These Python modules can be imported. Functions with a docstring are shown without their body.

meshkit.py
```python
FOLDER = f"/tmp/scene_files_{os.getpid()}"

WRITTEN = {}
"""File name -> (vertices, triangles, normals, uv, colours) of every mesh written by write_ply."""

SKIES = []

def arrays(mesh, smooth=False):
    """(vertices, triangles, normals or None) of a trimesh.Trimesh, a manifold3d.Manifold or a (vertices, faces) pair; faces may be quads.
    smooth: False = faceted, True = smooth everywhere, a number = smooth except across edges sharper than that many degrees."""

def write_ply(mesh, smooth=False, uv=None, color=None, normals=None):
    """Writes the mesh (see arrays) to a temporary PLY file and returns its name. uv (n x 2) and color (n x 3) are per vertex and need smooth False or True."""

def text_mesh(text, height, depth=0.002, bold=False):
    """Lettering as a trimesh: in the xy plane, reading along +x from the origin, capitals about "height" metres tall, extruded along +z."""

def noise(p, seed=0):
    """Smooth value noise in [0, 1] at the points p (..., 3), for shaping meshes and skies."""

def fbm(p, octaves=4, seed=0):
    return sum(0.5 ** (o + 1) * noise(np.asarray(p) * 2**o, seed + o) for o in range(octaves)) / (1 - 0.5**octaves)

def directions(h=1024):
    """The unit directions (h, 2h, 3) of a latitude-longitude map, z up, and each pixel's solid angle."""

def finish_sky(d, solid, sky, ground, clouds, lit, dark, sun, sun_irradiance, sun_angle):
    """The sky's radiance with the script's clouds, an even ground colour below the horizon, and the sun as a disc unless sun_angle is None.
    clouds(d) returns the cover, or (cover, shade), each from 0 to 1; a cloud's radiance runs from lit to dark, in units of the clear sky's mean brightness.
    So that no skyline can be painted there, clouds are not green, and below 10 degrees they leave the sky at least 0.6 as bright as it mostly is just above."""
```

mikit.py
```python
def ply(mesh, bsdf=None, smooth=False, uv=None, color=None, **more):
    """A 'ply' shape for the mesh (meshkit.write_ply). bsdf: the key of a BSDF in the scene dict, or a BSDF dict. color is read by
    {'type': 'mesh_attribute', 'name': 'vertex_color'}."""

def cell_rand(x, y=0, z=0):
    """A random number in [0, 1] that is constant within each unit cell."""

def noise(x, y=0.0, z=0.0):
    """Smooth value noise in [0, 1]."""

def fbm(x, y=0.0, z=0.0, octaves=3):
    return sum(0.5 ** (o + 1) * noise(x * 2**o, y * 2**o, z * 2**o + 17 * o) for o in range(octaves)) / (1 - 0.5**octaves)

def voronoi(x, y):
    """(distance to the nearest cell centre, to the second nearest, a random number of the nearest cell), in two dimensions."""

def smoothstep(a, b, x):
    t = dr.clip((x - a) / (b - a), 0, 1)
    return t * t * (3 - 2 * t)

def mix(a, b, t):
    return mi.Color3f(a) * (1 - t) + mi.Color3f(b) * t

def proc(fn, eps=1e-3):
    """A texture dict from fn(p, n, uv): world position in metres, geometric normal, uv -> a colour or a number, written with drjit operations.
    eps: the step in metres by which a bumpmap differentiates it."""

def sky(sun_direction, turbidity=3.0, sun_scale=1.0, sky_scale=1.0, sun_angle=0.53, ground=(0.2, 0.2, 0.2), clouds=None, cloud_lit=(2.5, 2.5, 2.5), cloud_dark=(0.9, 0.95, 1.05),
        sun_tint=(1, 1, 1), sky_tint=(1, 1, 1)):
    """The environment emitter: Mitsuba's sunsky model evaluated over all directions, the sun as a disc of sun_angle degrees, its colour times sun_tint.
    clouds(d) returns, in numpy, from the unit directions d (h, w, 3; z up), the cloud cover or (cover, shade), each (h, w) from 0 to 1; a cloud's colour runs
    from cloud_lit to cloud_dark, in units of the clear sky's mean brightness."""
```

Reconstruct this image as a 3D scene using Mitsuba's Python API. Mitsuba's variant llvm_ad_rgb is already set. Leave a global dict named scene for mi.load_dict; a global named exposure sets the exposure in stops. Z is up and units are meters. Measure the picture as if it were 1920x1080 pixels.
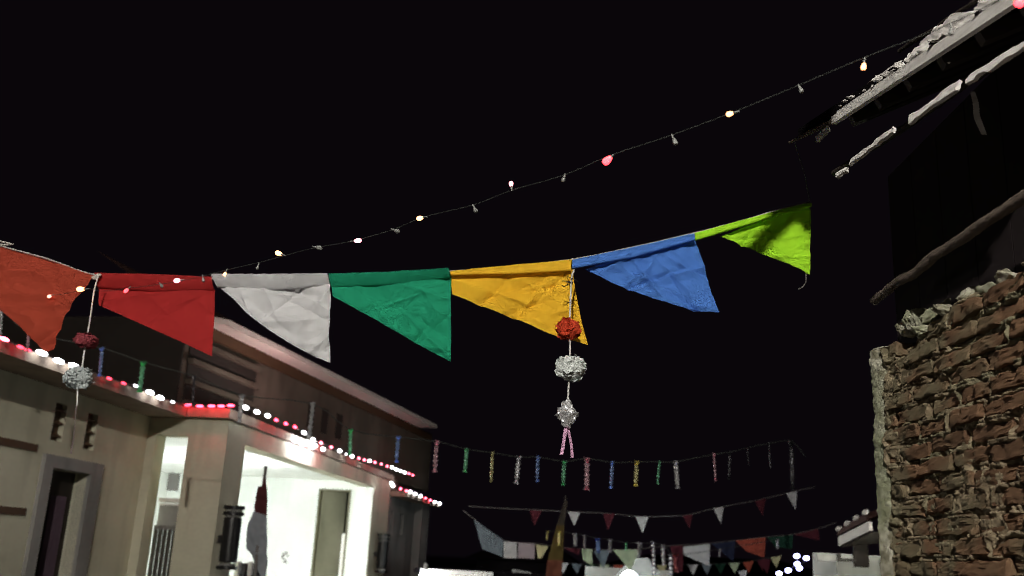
import math, random
import numpy as np, trimesh, shapely.geometry as sg
from scipy.spatial import Delaunay
import drjit as dr
import mitsuba as mi, mikit
from meshkit import noise as mnoise, fbm as mfbm
T = mi.ScalarTransform4f
RS = np.random.RandomState

# ---------------------------------------------------------------- camera, sky, exposure
scene, labels = {}, {}
scene['camera'] = {'type': 'thinlens', 'fov': 56.145, 'fov_axis': 'x', 'near_clip': 0.05, 'far_clip': 500.0,
    'aperture_radius': 0.004, 'focus_distance': 2.6,
    'to_world': T().look_at(origin=[0, 0, 1.6], target=(-0.110, 0.955, 1.872), up=(-0.020, -0.276, 0.960))}
scene['sky_light'] = {**mikit.sky((0.3, -0.6, 0.35), turbidity=3, sun_scale=0.0, sky_scale=0.036, clouds=lambda d: 1.0, cloud_lit=(1.04, 0.68, 1.10)),
    'sampling_weight': 4.0}
exposure = 0.0

# ---------------------------------------------------------------- materials
def rgb(*c): return {'type': 'rgb', 'value': list(c)}
def mat(name, c, rough=0.8, spec=0.3, metal=0.0, bump=None, bscale=0.0, **kw):
    b = {'type': 'principled', 'base_color': c if isinstance(c, dict) else rgb(*c), 'roughness': rough, 'specular': spec, 'metallic': metal, **kw}
    if bump is not None:
        b = {'type': 'bumpmap', 'arbitrary': mikit.proc(bump, 0.002), 'scale': bscale, 'bsdf': b}
    scene[name] = {'type': 'twosided', 'bsdf': b}
    return name
def cloth(name, c, trans=0.35):
    scene[name] = {'type': 'principledthin', 'base_color': rgb(*c), 'roughness': 0.55, 'diff_trans': trans, 'spec_trans': 0.0, 'sheen': 0.4, 'eta': 1.35}
    return name
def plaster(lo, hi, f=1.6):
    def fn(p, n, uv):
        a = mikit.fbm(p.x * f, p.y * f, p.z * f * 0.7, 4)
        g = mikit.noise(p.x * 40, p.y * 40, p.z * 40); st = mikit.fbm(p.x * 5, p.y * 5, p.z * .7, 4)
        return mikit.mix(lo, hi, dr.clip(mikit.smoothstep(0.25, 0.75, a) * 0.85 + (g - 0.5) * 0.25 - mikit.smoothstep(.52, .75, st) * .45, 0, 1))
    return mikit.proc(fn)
mat('m_cream', plaster((.49, .475, .355), (.64, .62, .475)))
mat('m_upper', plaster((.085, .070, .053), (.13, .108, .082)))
mat('m_white', plaster((.66, .68, .64), (.76, .78, .74)))
mat('m_soffit', plaster((.72, .62, .56), (.82, .73, .66)))
mat('m_eave', plaster((.22, .17, .13), (.33, .27, .21)))
mat('m_grey', plaster((.20, .20, .19), (.32, .31, .29)))
mat('m_greytrim', (.18, .17, .16)); mat('m_black', (.012, .012, .013), 0.35, 0.5); mat('m_darkwood', (.028, .022, .018), 0.7)
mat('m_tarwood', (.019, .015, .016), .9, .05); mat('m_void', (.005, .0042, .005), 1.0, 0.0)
mat('m_browntrim', (.085, .045, .022), 0.6); mat('m_curtain', (.085, .055, .075)); mat('m_gate', (.06, .058, .05), .5)
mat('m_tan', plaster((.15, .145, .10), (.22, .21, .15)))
mat('m_roof', (.055, .026, .022)); mat('m_rope', (.42, .40, .36)); mat('m_string', (.55, .55, .52)); mat('m_cable', (.05, .055, .05), .45)
mat('m_socket', (.22, .23, .22), .35, .5); mat('m_whitepaint', (.72, .70, .66), .6)
mat('m_leddark', (.2, .18, .18), .4)
def asphalt(p, n, uv): return mikit.mix((.04, .038, .036), (.075, .07, .065), mikit.fbm(p.x * 3, p.y * 3, 0.0, 4))
mat('m_ground', mikit.proc(asphalt), .95)
def brickcol(p, n, uv):
    a = mikit.noise(p.y * 5.5, p.z * 15.0, 3.0); b = mikit.fbm(p.x * 60, p.y * 60, p.z * 60, 3); c = mikit.fbm(p.y * 5, p.z * 5, p.x * 5 + 9.0, 3)
    k = mikit.mix((.085, .049, .030), (.215, .128, .074), dr.clip(a * .7 + b * .5 - .1, 0, 1))
    return mikit.mix(k, (.14, .125, .078), mikit.smoothstep(.40, .62, c) * .85)
mat('m_brick', mikit.proc(brickcol), .95, .1)
def mortarcol(p, n, uv):
    a = mikit.fbm(p.x * 35, p.y * 35, p.z * 35, 3); c = mikit.fbm(p.y * 4, p.z * 4, p.x * 4 + 3.0, 3)
    k = mikit.mix((.11, .084, .053), (.29, .235, .155), mikit.smoothstep(.3, .75, a))
    return mikit.mix(k, (.16, .16, .10), mikit.smoothstep(.42, .66, c) * .6)
mat('m_mortar', mikit.proc(mortarcol), .95, .1)
def plcol(p, n, uv):
    a = mikit.fbm(p.x * 30, p.y * 30, p.z * 30, 4); c = mikit.fbm(p.y * 6, p.z * 6, p.x * 6 + 3.0, 3)
    return mikit.mix(mikit.mix((.20, .19, .13), (.46, .45, .36), mikit.smoothstep(.3, .72, a)), (.22, .25, .15), mikit.smoothstep(.5, .7, c) * .6)
mat('m_plaster', mikit.proc(plcol), .95, .1)
def woodpale(p, n, uv):
    a = mikit.fbm(p.x * 9, p.y * 9, p.z * 140, 3); b = mikit.fbm(p.x * 25, p.y * 25, p.z * 25, 3)
    return mikit.mix((.50, .49, .46), (.66, .65, .62), mikit.smoothstep(.2, .7, a * .5 + b * .5))
mat('m_palewood', mikit.proc(woodpale), .8)
def woodbrown(p, n, uv):
    a = mikit.fbm(p.x * 12, p.y * 12, p.z * 120, 3)
    return mikit.mix((.06, .046, .036), (.15, .12, .098), a)
mat('m_brownwood', mikit.proc(woodbrown), .85)
def tilecol(p, n, uv):
    a = mikit.fbm(p.x * 30, p.y * 30, p.z * 30, 3)
    return mikit.mix((.20, .19, .18), (.56, .55, .52), mikit.smoothstep(.3, .7, a))
mat('m_oldtile', mikit.proc(tilecol), .9)
FOIL = {'silver': (.92, .92, .95), 'pink': (.95, .58, .68), 'blue': (.36, .52, .98), 'green': (.30, .85, .50), 'yellow': (.98, .92, .45), 'red': (.6, .2, .2), 'grey': (.10, .10, .11)}  # grey: dark silver, also painted shade for strips the lamps hardly reach
for k, c in FOIL.items(): mat('m_foil_' + k, c, .27, .9, .75)
cloth('c_orange', (.34, .055, .032)); cloth('c_red', (.36, .028, .028)); cloth('c_white', (.62, .63, .64)); cloth('c_green', (.02, .30, .16))
cloth('c_yellow', (.80, .47, .035)); cloth('c_blue', (.075, .20, .60)); cloth('c_lime', (.38, .78, .035))
cloth('c_navy', (.025, .03, .06)); cloth('c_darkgreen', (.02, .06, .04)); cloth('c_darkred', (.10, .025, .035)); cloth('c_palegreen', (.55, .66, .45))
cloth('c_paleblue', (.20, .25, .29)); cloth('c_paleyellow', (.66, .62, .36)); cloth('c_pinkgrey', (.45, .38, .42)); cloth('c_orangered', (.40, .09, .06))
cloth('c_brown', (.07, .06, .05)); cloth('c_gold', (.13, .095, .035)); cloth('c_rust', (.20, .075, .05)); cloth('c_flagred', (.085, .028, .03), .1); cloth('c_flagwhite', (.27, .29, .31), .12)
mat('m_redpaper', (.46, .045, .015), .9); mat('m_whitepaper', (.56, .60, .58), .9); mat('m_dullredpaper', (.22, .04, .05), .9); mat('m_pinkribbon', (.60, .34, .50), .4)
mat('m_dullribbon', (.16, .12, .12), .6); mat('m_greypaper', (.36, .40, .40), .9)
mat('m_silverfoil', (.82, .83, .85), .34, .8, .7)

# ---------------------------------------------------------------- helpers
def nk(base):
    if base not in labels and base not in scene and not any(k.startswith(base + '__') for k in scene): return base
    i = 1
    while True:
        k = f'{base}_{i:03d}'
        if k not in labels and k not in scene and not any(q.startswith(k + '__') for q in scene): return k
        i += 1
def thing(name, label, cat, group=None):
    k = nk(name); labels[k] = {'label': label, 'category': cat}
    if group: labels[k]['group'] = group
    return k
def part(parent, name, mesh, m, smooth=False, **kw):
    base = parent + '__' + name; k = base; i = 1
    while k in scene: k = f'{base}_{i:03d}'; i += 1
    scene[k] = mesh if isinstance(mesh, dict) else mikit.ply(mesh, m, smooth, **kw)
    return k
def one(name, label, cat, mesh, m, smooth=False, group=None):
    k = thing(name, label, cat, group); scene[k] = mikit.ply(mesh, m, smooth); return k
def struct(name, mesh, m, smooth=False):
    scene[name] = mikit.ply(mesh, m, smooth); labels[name] = {'kind': 'structure'}
def emit(mesh, rad, w=1.0, smooth=30):
    if w < 1: w = w * .3 if max(rad) < 100 else 5.0
    return mikit.ply(mesh, 'm_leddark', smooth, emitter={'type': 'area', 'radiance': rgb(*rad), 'sampling_weight': float(w)})
def box(x0, x1, y0, y1, z0, z1):
    m = trimesh.creation.box(extents=(x1 - x0, y1 - y0, z1 - z0)); m.apply_translation(((x0 + x1) / 2, (y0 + y1) / 2, (z0 + z1) / 2)); return m
def cat_(*ms): return trimesh.util.concatenate(list(ms))
def tube(pts, r, n=8, jitter=0.0, seed=0):
    p = np.asarray(pts, float); rr = np.broadcast_to(r, len(p)).astype(float)
    t = np.gradient(p, axis=0); t /= np.linalg.norm(t, axis=1, keepdims=True) + 1e-12
    up = np.array([0, 0, 1.0]) if abs(t[0, 2]) < .9 else np.array([1.0, 0, 0])
    a = np.cross(t, up); a /= np.linalg.norm(a, axis=1, keepdims=True) + 1e-12; b = np.cross(t, a)
    ang = np.arange(n) * 2 * np.pi / n; rs = RS(seed)
    R_ = rr[:, None] * (1 + jitter * (rs.rand(len(p), n) - .5))
    v = p[:, None] + R_[..., None] * (np.cos(ang)[None, :, None] * a[:, None] + np.sin(ang)[None, :, None] * b[:, None])
    i, j = np.meshgrid(np.arange(len(p) - 1), np.arange(n), indexing='ij')
    q = np.stack([i * n + j, i * n + (j + 1) % n, (i + 1) * n + (j + 1) % n, (i + 1) * n + j], -1).reshape(-1, 4)
    f = np.vstack([q[:, [0, 1, 2]], q[:, [0, 2, 3]]])
    v = np.vstack([v.reshape(-1, 3), p[:1], p[-1:]]); k = len(v) - 2
    j = np.arange(n); e = (len(p) - 1) * n
    f = np.vstack([f, np.stack([0 * j + k, (j + 1) % n, j], 1), np.stack([0 * j + k + 1, e + j, e + (j + 1) % n], 1)])
    m = trimesh.Trimesh(v, f, process=False); m.fix_normals(); return m
def beam(a, b, w, h, up=(0, 0, 1)):
    a, b = np.array(a, float), np.array(b, float); t = b - a; L = np.linalg.norm(t); t /= L
    s = np.cross(t, up); s /= np.linalg.norm(s); u = np.cross(s, t)
    m = trimesh.creation.box(extents=(w, L, h)); M = np.eye(4); M[:3, 0] = s; M[:3, 1] = t; M[:3, 2] = u; M[:3, 3] = (a + b) / 2
    m.apply_transform(M); return m
def spline(pts, n=12):
    p = np.asarray(pts, float); q = np.vstack([2 * p[0] - p[1], p, 2 * p[-1] - p[-2]]); out = []
    for i in range(1, len(q) - 2):
        for t in np.linspace(0, 1, n, endpoint=False):
            out.append(.5 * (2 * q[i] + (q[i + 1] - q[i - 1]) * t + (2 * q[i - 1] - 5 * q[i] + 4 * q[i + 1] - q[i + 2]) * t * t + (3 * q[i] - q[i - 1] - 3 * q[i + 1] + q[i + 2]) * t ** 3))
    out.append(p[-1]); return np.array(out)
def wall_yz(x0, x1, poly, holes=()):
    """wall standing on the polygon (y, z), extruded from x0 to x1"""
    m = trimesh.creation.extrude_polygon(sg.Polygon(poly, holes), x1 - x0, engine='earcut')
    m.vertices = np.stack([x0 + m.vertices[:, 2], m.vertices[:, 0], m.vertices[:, 1]], 1); m.fix_normals(); return m
def wall_xz(y0, y1, poly, holes=()):
    m = trimesh.creation.extrude_polygon(sg.Polygon(poly, holes), y1 - y0, engine='earcut')
    m.vertices = np.stack([m.vertices[:, 0], y0 + m.vertices[:, 2], m.vertices[:, 1]], 1); m.fix_normals(); return m
def rect(a0, a1, b0, b1): return [(a0, b0), (a1, b0), (a1, b1), (a0, b1)]
def ell(c, d, L, r, sub=2):
    """ellipsoid with long axis d"""
    m = trimesh.creation.icosphere(subdivisions=sub); v = m.vertices * [r, r, L]
    d = np.asarray(d, float); d /= np.linalg.norm(d); m.vertices = v
    m.apply_transform(trimesh.geometry.align_vectors([0, 0, 1], d)); m.apply_translation(c); return m

# ---------------------------------------------------------------- ground and lane
g = trimesh.creation.box(extents=(400, 400, .2)); g.apply_translation((0, 150, -.1)); struct('ground', g, 'm_ground')
struct('lane', box(-3.4, .7, -8, 60, .001, .006), 'm_ground')

# ---------------------------------------------------------------- the lamp that lights the near side of the lane
sl = thing('street_lamp', 'street lamp on a tall pole behind the viewer, lighting the bunting and brick wall', 'street lamp')
LP = np.array([-0.3, -4.0, 5.0])
part(sl, 'pole', tube([(.6, -4.2, 0), (.6, -4.2, 3), (.6, -4.2, 5.15)], [.06, .055, .045], 12), 'm_greytrim', 40)
part(sl, 'arm', tube([(.6, -4.2, 5.1), (.1, -4.1, 5.28), (-.3, -4.0, 5.22)], .02, 8), 'm_greytrim', 40)
part(sl, 'lamp_shade', trimesh.creation.revolve([(.03, .22), (.05, .2), (.16, .12), (.17, .115), (.06, .22), (.03, .23)], sections=24, transform=trimesh.transformations.translation_matrix(LP)), 'm_greytrim', 40)
scene[sl + '__bulb'] = emit(trimesh.creation.icosphere(3, .055).apply_translation(LP), (17800, 16700, 15100), 16, True)

# ---------------------------------------------------------------- left house
H = thing('house', 'cream plastered house with a lit porch and light ropes along its flat eaves', 'house')
FX = -4.84
vents = [[7.868, 8.045, 2.398, 2.728], [8.405, 8.583, 2.385, 2.718]]
w = wall_yz(FX - .2, FX, rect(4.2, 9.6, 0, 2.85), [rect(7.94, 8.565, .05, 2.17)] + [rect(*v) for v in vents])
fw = part(H, 'facade_wall', w, 'm_cream')
for y0, y1, z0, z1 in vents:
    v = part(H, 'vent', box(FX - .19, FX - .05, y0 - .005, y1 + .005, z0 - .005, z1 + .005), 'm_browntrim')
    for k in range(3):
        part(v, 'slat', beam((FX - .03, y0, z0 + (k + .5) * (z1 - z0) / 3), (FX - .03, y1, z0 + (k + .5) * (z1 - z0) / 3), .05, .014, (.5, 0, 1)), 'm_browntrim')
dk = part(H, 'door', box(FX - .16, FX - .12, 7.94, 8.565, .05, 2.17), 'm_darkwood')
fr = wall_yz(FX - .1, FX + .035, rect(7.80, 8.77, 0, 2.275), [rect(7.94, 8.565, -.0, 2.17) if False else rect(7.94, 8.565, .02, 2.17)])
part(dk, 'frame', fr, 'm_grey')
cur = []
for k in range(60):
    cur.append((FX - .10 + .012 * math.sin(k * .9), 8.20 + .24 * k / 59))
cv = np.array([(x, y, z) for z in (.1, 1.95) for x, y in cur]); n_ = 60
cf = [(i, i + 1, n_ + i + 1) for i in range(n_ - 1)] + [(i, n_ + i + 1, n_ + i) for i in range(n_ - 1)]
part(dk, 'curtain', trimesh.Trimesh(cv, cf, process=False), 'm_curtain', True)
for z0, z1 in ((2.275, 2.335), (1.752, 1.812)):
    part(H, 'trim_board', box(FX - .01, FX + .015, 4.2, 7.69, z0, z1), 'm_browntrim')
part(H, 'eave_slab', box(FX - .3, -4.4, 4.2, 9.497, 2.853, 2.945), 'm_eave')
# the pitched roof above the facade
rv = np.array([(-4.42, 4.2, 2.95), (-4.42, 10.6, 2.95), (-8.5, 4.2, 4.25), (-8.5, 10.6, 4.25)]); rv2 = rv + [0, 0, -.05]
rf = trimesh.convex.convex_hull(np.vstack([rv, rv2]))
part(H, 'roof', rf, 'm_roof')
# porch front wall, with the narrow passage
PY, PX = 9.6, -3.98
XA, XB = (-4.744, -4.397)
ZT = 2.673
part(H, 'porch_front_wall', wall_xz(PY, PY + .22, rect(FX - .15, XB, 0, 2.853), [rect(XA, XB - 1e-3, .02, ZT)]), 'm_cream')
part(H, 'porch_column', wall_yz(XB, PX, rect(PY, 10.12, 0, 2.853)), 'm_cream')
part(H, 'porch_beam', box(PX - .22, PX, 10.12, 16.0, 2.655, 2.853), 'm_cream')
part(H, 'porch_column', box(PX - .3, PX, 16.0, 17.2, 0, 2.853), 'm_cream')
part(H, 'column_lining', box(PX - .3, PX - .012, 15.985, 15.998, .12, 2.652), 'm_white')
part(H, 'porch_slab', box(-8.2, -3.95, 9.50, 17.3, 2.856, 2.957), 'm_eave')
part(H, 'porch_ceiling', box(-8.0, PX - .225, 9.83, 16.88, 2.80, 2.852), 'm_white')
part(H, 'porch_floor', box(-8.0, PX - .01, 9.83, 16.88, .01, .12), 'm_grey')
DX0, DX1, DZ = (-5.192, -4.613, 2.649)
part(H, 'porch_end_wall', wall_xz(16.9, 17.1, rect(-8.2, PX - .31, 0, 2.853), [rect(DX0, DX1, .12, DZ)]), 'm_white')
part(H, 'porch_back_wall', box(-8.2, -8.0, 9.83, 16.9, 0, 2.853), 'm_white')
part(H, 'porch_inner_wall', box(-8.0, FX - .16, 9.61, 9.81, 0, 2.85), 'm_white')
# room beyond the doorway, with the half open white door leaf
part(H, 'room_wall', cat_(box(DX0 - .5, DX1 + .4, 18.2, 18.3, 0, 2.85), box(DX0 - .6, DX0 - .5, 17.1, 18.3, 0, 2.85), box(DX1 + .4, DX1 + .5, 17.1, 18.3, 0, 2.85), box(DX0 - .6, DX1 + .5, 17.1, 18.3, 2.85, 2.95)), 'm_tan')
dj = part(H, 'doorway', wall_xz(16.88, 17.12, rect(DX0, DX1, .12, DZ), [rect(DX0 + .03, DX1 - .03, .125, DZ - .03)]), 'm_tan')
part(dj, 'door_panel', trimesh.convex.convex_hull(np.array([(x, y, z) for z in (.13, DZ - .035) for x, y in ((DX0 + .035, 16.98), (DX0 + .035, 17.01), (DX1 - .17, 17.24), (DX1 - .17, 17.27))])), 'm_tan')
part(dj, 'door_leaf', box(DX1 - .12, DX1 - .06, 17.0, 17.7, .13, 1.901), 'm_whitepaint')
# slot and small marks on the white end wall
SX = (-7.998, 16.9, 2.981); SX2 = (-7.793, 16.9, 2.496)
part(H, 'wall_slot', box(SX[0], SX2[0], 16.87, 16.905, SX2[2], SX[2]), 'm_greytrim')
gp = (-5.676, 16.9, 1.446)
gk = RS(4); gm = [beam((gp[0] + a * .05, 16.88, gp[2] + b * .1), (gp[0] + c * .05, 16.885, gp[2] + d * .1), .012, .02) for a, b, c, d in gk.uniform(-1, 1, (7, 4))]
one('wall_ornament', 'small dark spiky ornament fixed to the white porch wall left of the doorway', 'ornament', cat_(*gm), 'm_greytrim')
# narrow passage: white ledge, panel and slatted gate
z_ = [2.046, 2.003, 1.97, 1.764, 1.727]
part(H, 'passage_ledge', cat_(box(XA, XB, 9.86, 10.02, z_[1], z_[0]), box(XA, XB, 9.88, 10.02, z_[2], z_[1] - .012)), 'm_whitepaint')
part(H, 'passage_panel', box(XA, XB, 9.9, 9.98, z_[4], z_[2] - .003), 'm_grey')
gt = thing('slatted_gate', 'dark slatted gate closing the narrow passage beside the porch column', 'gate')
part(gt, 'rail', box(XA + .004, XB - .004, 9.84, 9.875, z_[4], z_[3]), 'm_greytrim')
for k in range(7):
    x = XA + .02 + k * (XB - XA - .04) / 6
    part(gt, 'slat', box(x - .019, x + .019, 9.85, 9.87, .1, z_[4] - .002), 'm_gate')
# porch lamp
pl_ = thing('porch_lamp', 'round ceiling lamp inside the white porch', 'lamp')
part(pl_, 'base', trimesh.creation.cylinder(.2, .03).apply_translation((-5.6, 13.2, 2.785)), 'm_whitepaint', 40)
scene[pl_ + '__diffuser'] = emit(trimesh.creation.icosphere(3, 1).apply_scale((.16, .16, .06)).apply_translation((-5.6, 13.2, 2.71)), (1000, 1050, 1030), 14, True)
# porch railing seen under the flag
rl = thing('porch_railing', 'dark railing panels with white posts at the porch edge under the hanging flag', 'railing')
for u, wd in [10.681, 11.166] and (( 10.681, .16), (11.149, .17)):
    part(rl, 'panel', box(-4.07, -4.04, u - wd, u + wd, .12, 1.42), 'm_black')
for u in (10.409, 10.776, 11.239):
    part(rl, 'post', box(-4.03, -3.99, u - .03, u + .03, .12, 1.44), 'm_whitepaint')
# upper storey
UA, UB = np.array([-4.97, 11.98]), np.array([-4.195, 19.95]); ud = (UB - UA) / np.linalg.norm(UB - UA); un = np.array([ud[1], -ud[0]])
def upt(s, o, z): q = UA + ud * s + un * o; return (q[0], q[1], z)
def ubox(s0, s1, o0, o1, z0, z1):
    v = [upt(s, o, z) for s in (s0, s1) for o in (o0, o1) for z in (z0, z1)]; return trimesh.convex.convex_hull(np.array(v))
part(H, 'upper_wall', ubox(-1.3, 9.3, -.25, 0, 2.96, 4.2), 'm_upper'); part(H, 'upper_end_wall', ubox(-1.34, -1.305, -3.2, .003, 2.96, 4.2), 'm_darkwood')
so = np.array([(-4.9, 10.9, 4.2), (-4.756, 11.07, 4.2), (-3.76, 20.08, 4.2), (-4.4, 20.1, 4.2), (-5.2, 10.95, 4.2), (-5.2, 20.1, 4.2)])
part(H, 'upper_eave', trimesh.convex.convex_hull(np.vstack([so, so + [0, 0, .07]])), 'm_soffit')
part(H, 'eave_shade_strip', ubox(-1.25, 9.2, .002, .03, 4.05, 4.197), 'm_browntrim')  # dark strip standing in for the shade under the upper eave
sr = so.copy(); top = np.array([(-7.5, 12.5, 5.6), (-7.5, 19, 5.6)])
part(H, 'upper_roof', trimesh.convex.convex_hull(np.vstack([sr[[0, 2, 4, 5]] + [-.03, 0, .075], top])), 'm_roof')
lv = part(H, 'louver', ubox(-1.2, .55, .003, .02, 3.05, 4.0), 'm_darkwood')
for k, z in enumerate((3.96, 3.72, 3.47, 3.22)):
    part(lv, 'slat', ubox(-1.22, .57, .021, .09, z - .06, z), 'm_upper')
for u, v0, v1 in ((585, 752, 782), (611, 767, 802), (638, 777, 812)):
    pass
for s0, s1, z0, z1 in [[2.444, 2.647, 3.430, 3.813], [2.992, 3.21, 3.405, 3.792], [3.618, 3.853, 3.401, 3.803]]:
    part(H, 'upper_vent', ubox(s0, s1, .003, .02, z0, z1), 'm_darkwood')
# second house behind the porch
H2 = thing('house', 'dim grey house just beyond the porch, under the last light rope', 'house')
part(H2, 'canopy', box(-4.6, -3.70, 15.98, 20.85, 2.60, 2.69), 'm_eave') if False else part(H2, 'canopy', box(-4.6, -3.70, 17.32, 20.85, 2.60, 2.69), 'm_eave')
part(H2, 'wall', wall_yz(-4.2, -4.0, rect(17.32, 20.4, 0, 2.60), [rect(17.5, 17.7, 1.9, 2.35), rect(18.3, 18.6, 1.95, 2.35)]), 'm_grey')
part(H2, 'vent', box(-4.19, -4.1, 17.49, 17.71, 1.89, 2.36), 'm_darkwood'); part(H2, 'vent', box(-4.19, -4.1, 18.29, 18.61, 1.94, 2.36), 'm_darkwood')
part(H2, 'column', box(-4.1, -3.85, 19.6, 20.4, 0, 2.599), 'm_grey')
part(H2, 'end_wall', box(-7, -4.21, 20.2, 20.4, 0, 2.6), 'm_grey')

# ---------------------------------------------------------------- wall lamps (unlit)
def sconce(c, label):
    k = thing('wall_lamp', label, 'lamp', None); c = np.array(c)
    part(k, 'body', trimesh.creation.revolve([(0, -.22), (.085, -.22), (.09, -.2), (.09, .2), (.085, .22), (0, .22)], sections=28, transform=trimesh.transformations.translation_matrix(c)), 'm_black', 40)
    for z in (-.27, .26, .32): part(k, 'rim', trimesh.creation.cylinder(.105, .035, sections=28).apply_translation(c + [0, 0, z]), 'm_black', 40)
    for z in (-.24, .235, .29): part(k, 'collar', trimesh.creation.cylinder(.082, .022, sections=28).apply_translation(c + [0, 0, z]), 'm_grey', 40)
    part(k, 'bracket', box(c[0] - .14, c[0] - .02, c[1] - .03, c[1] + .03, c[2] - .04, c[2] + .04), 'm_black')
sconce((-3.857, 9.72, 1.654), 'black drum shaped wall lamp with white collars on the near porch column')
sconce((-3.84, 16.392, 1.577), 'black drum shaped wall lamp on the far porch column')

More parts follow.
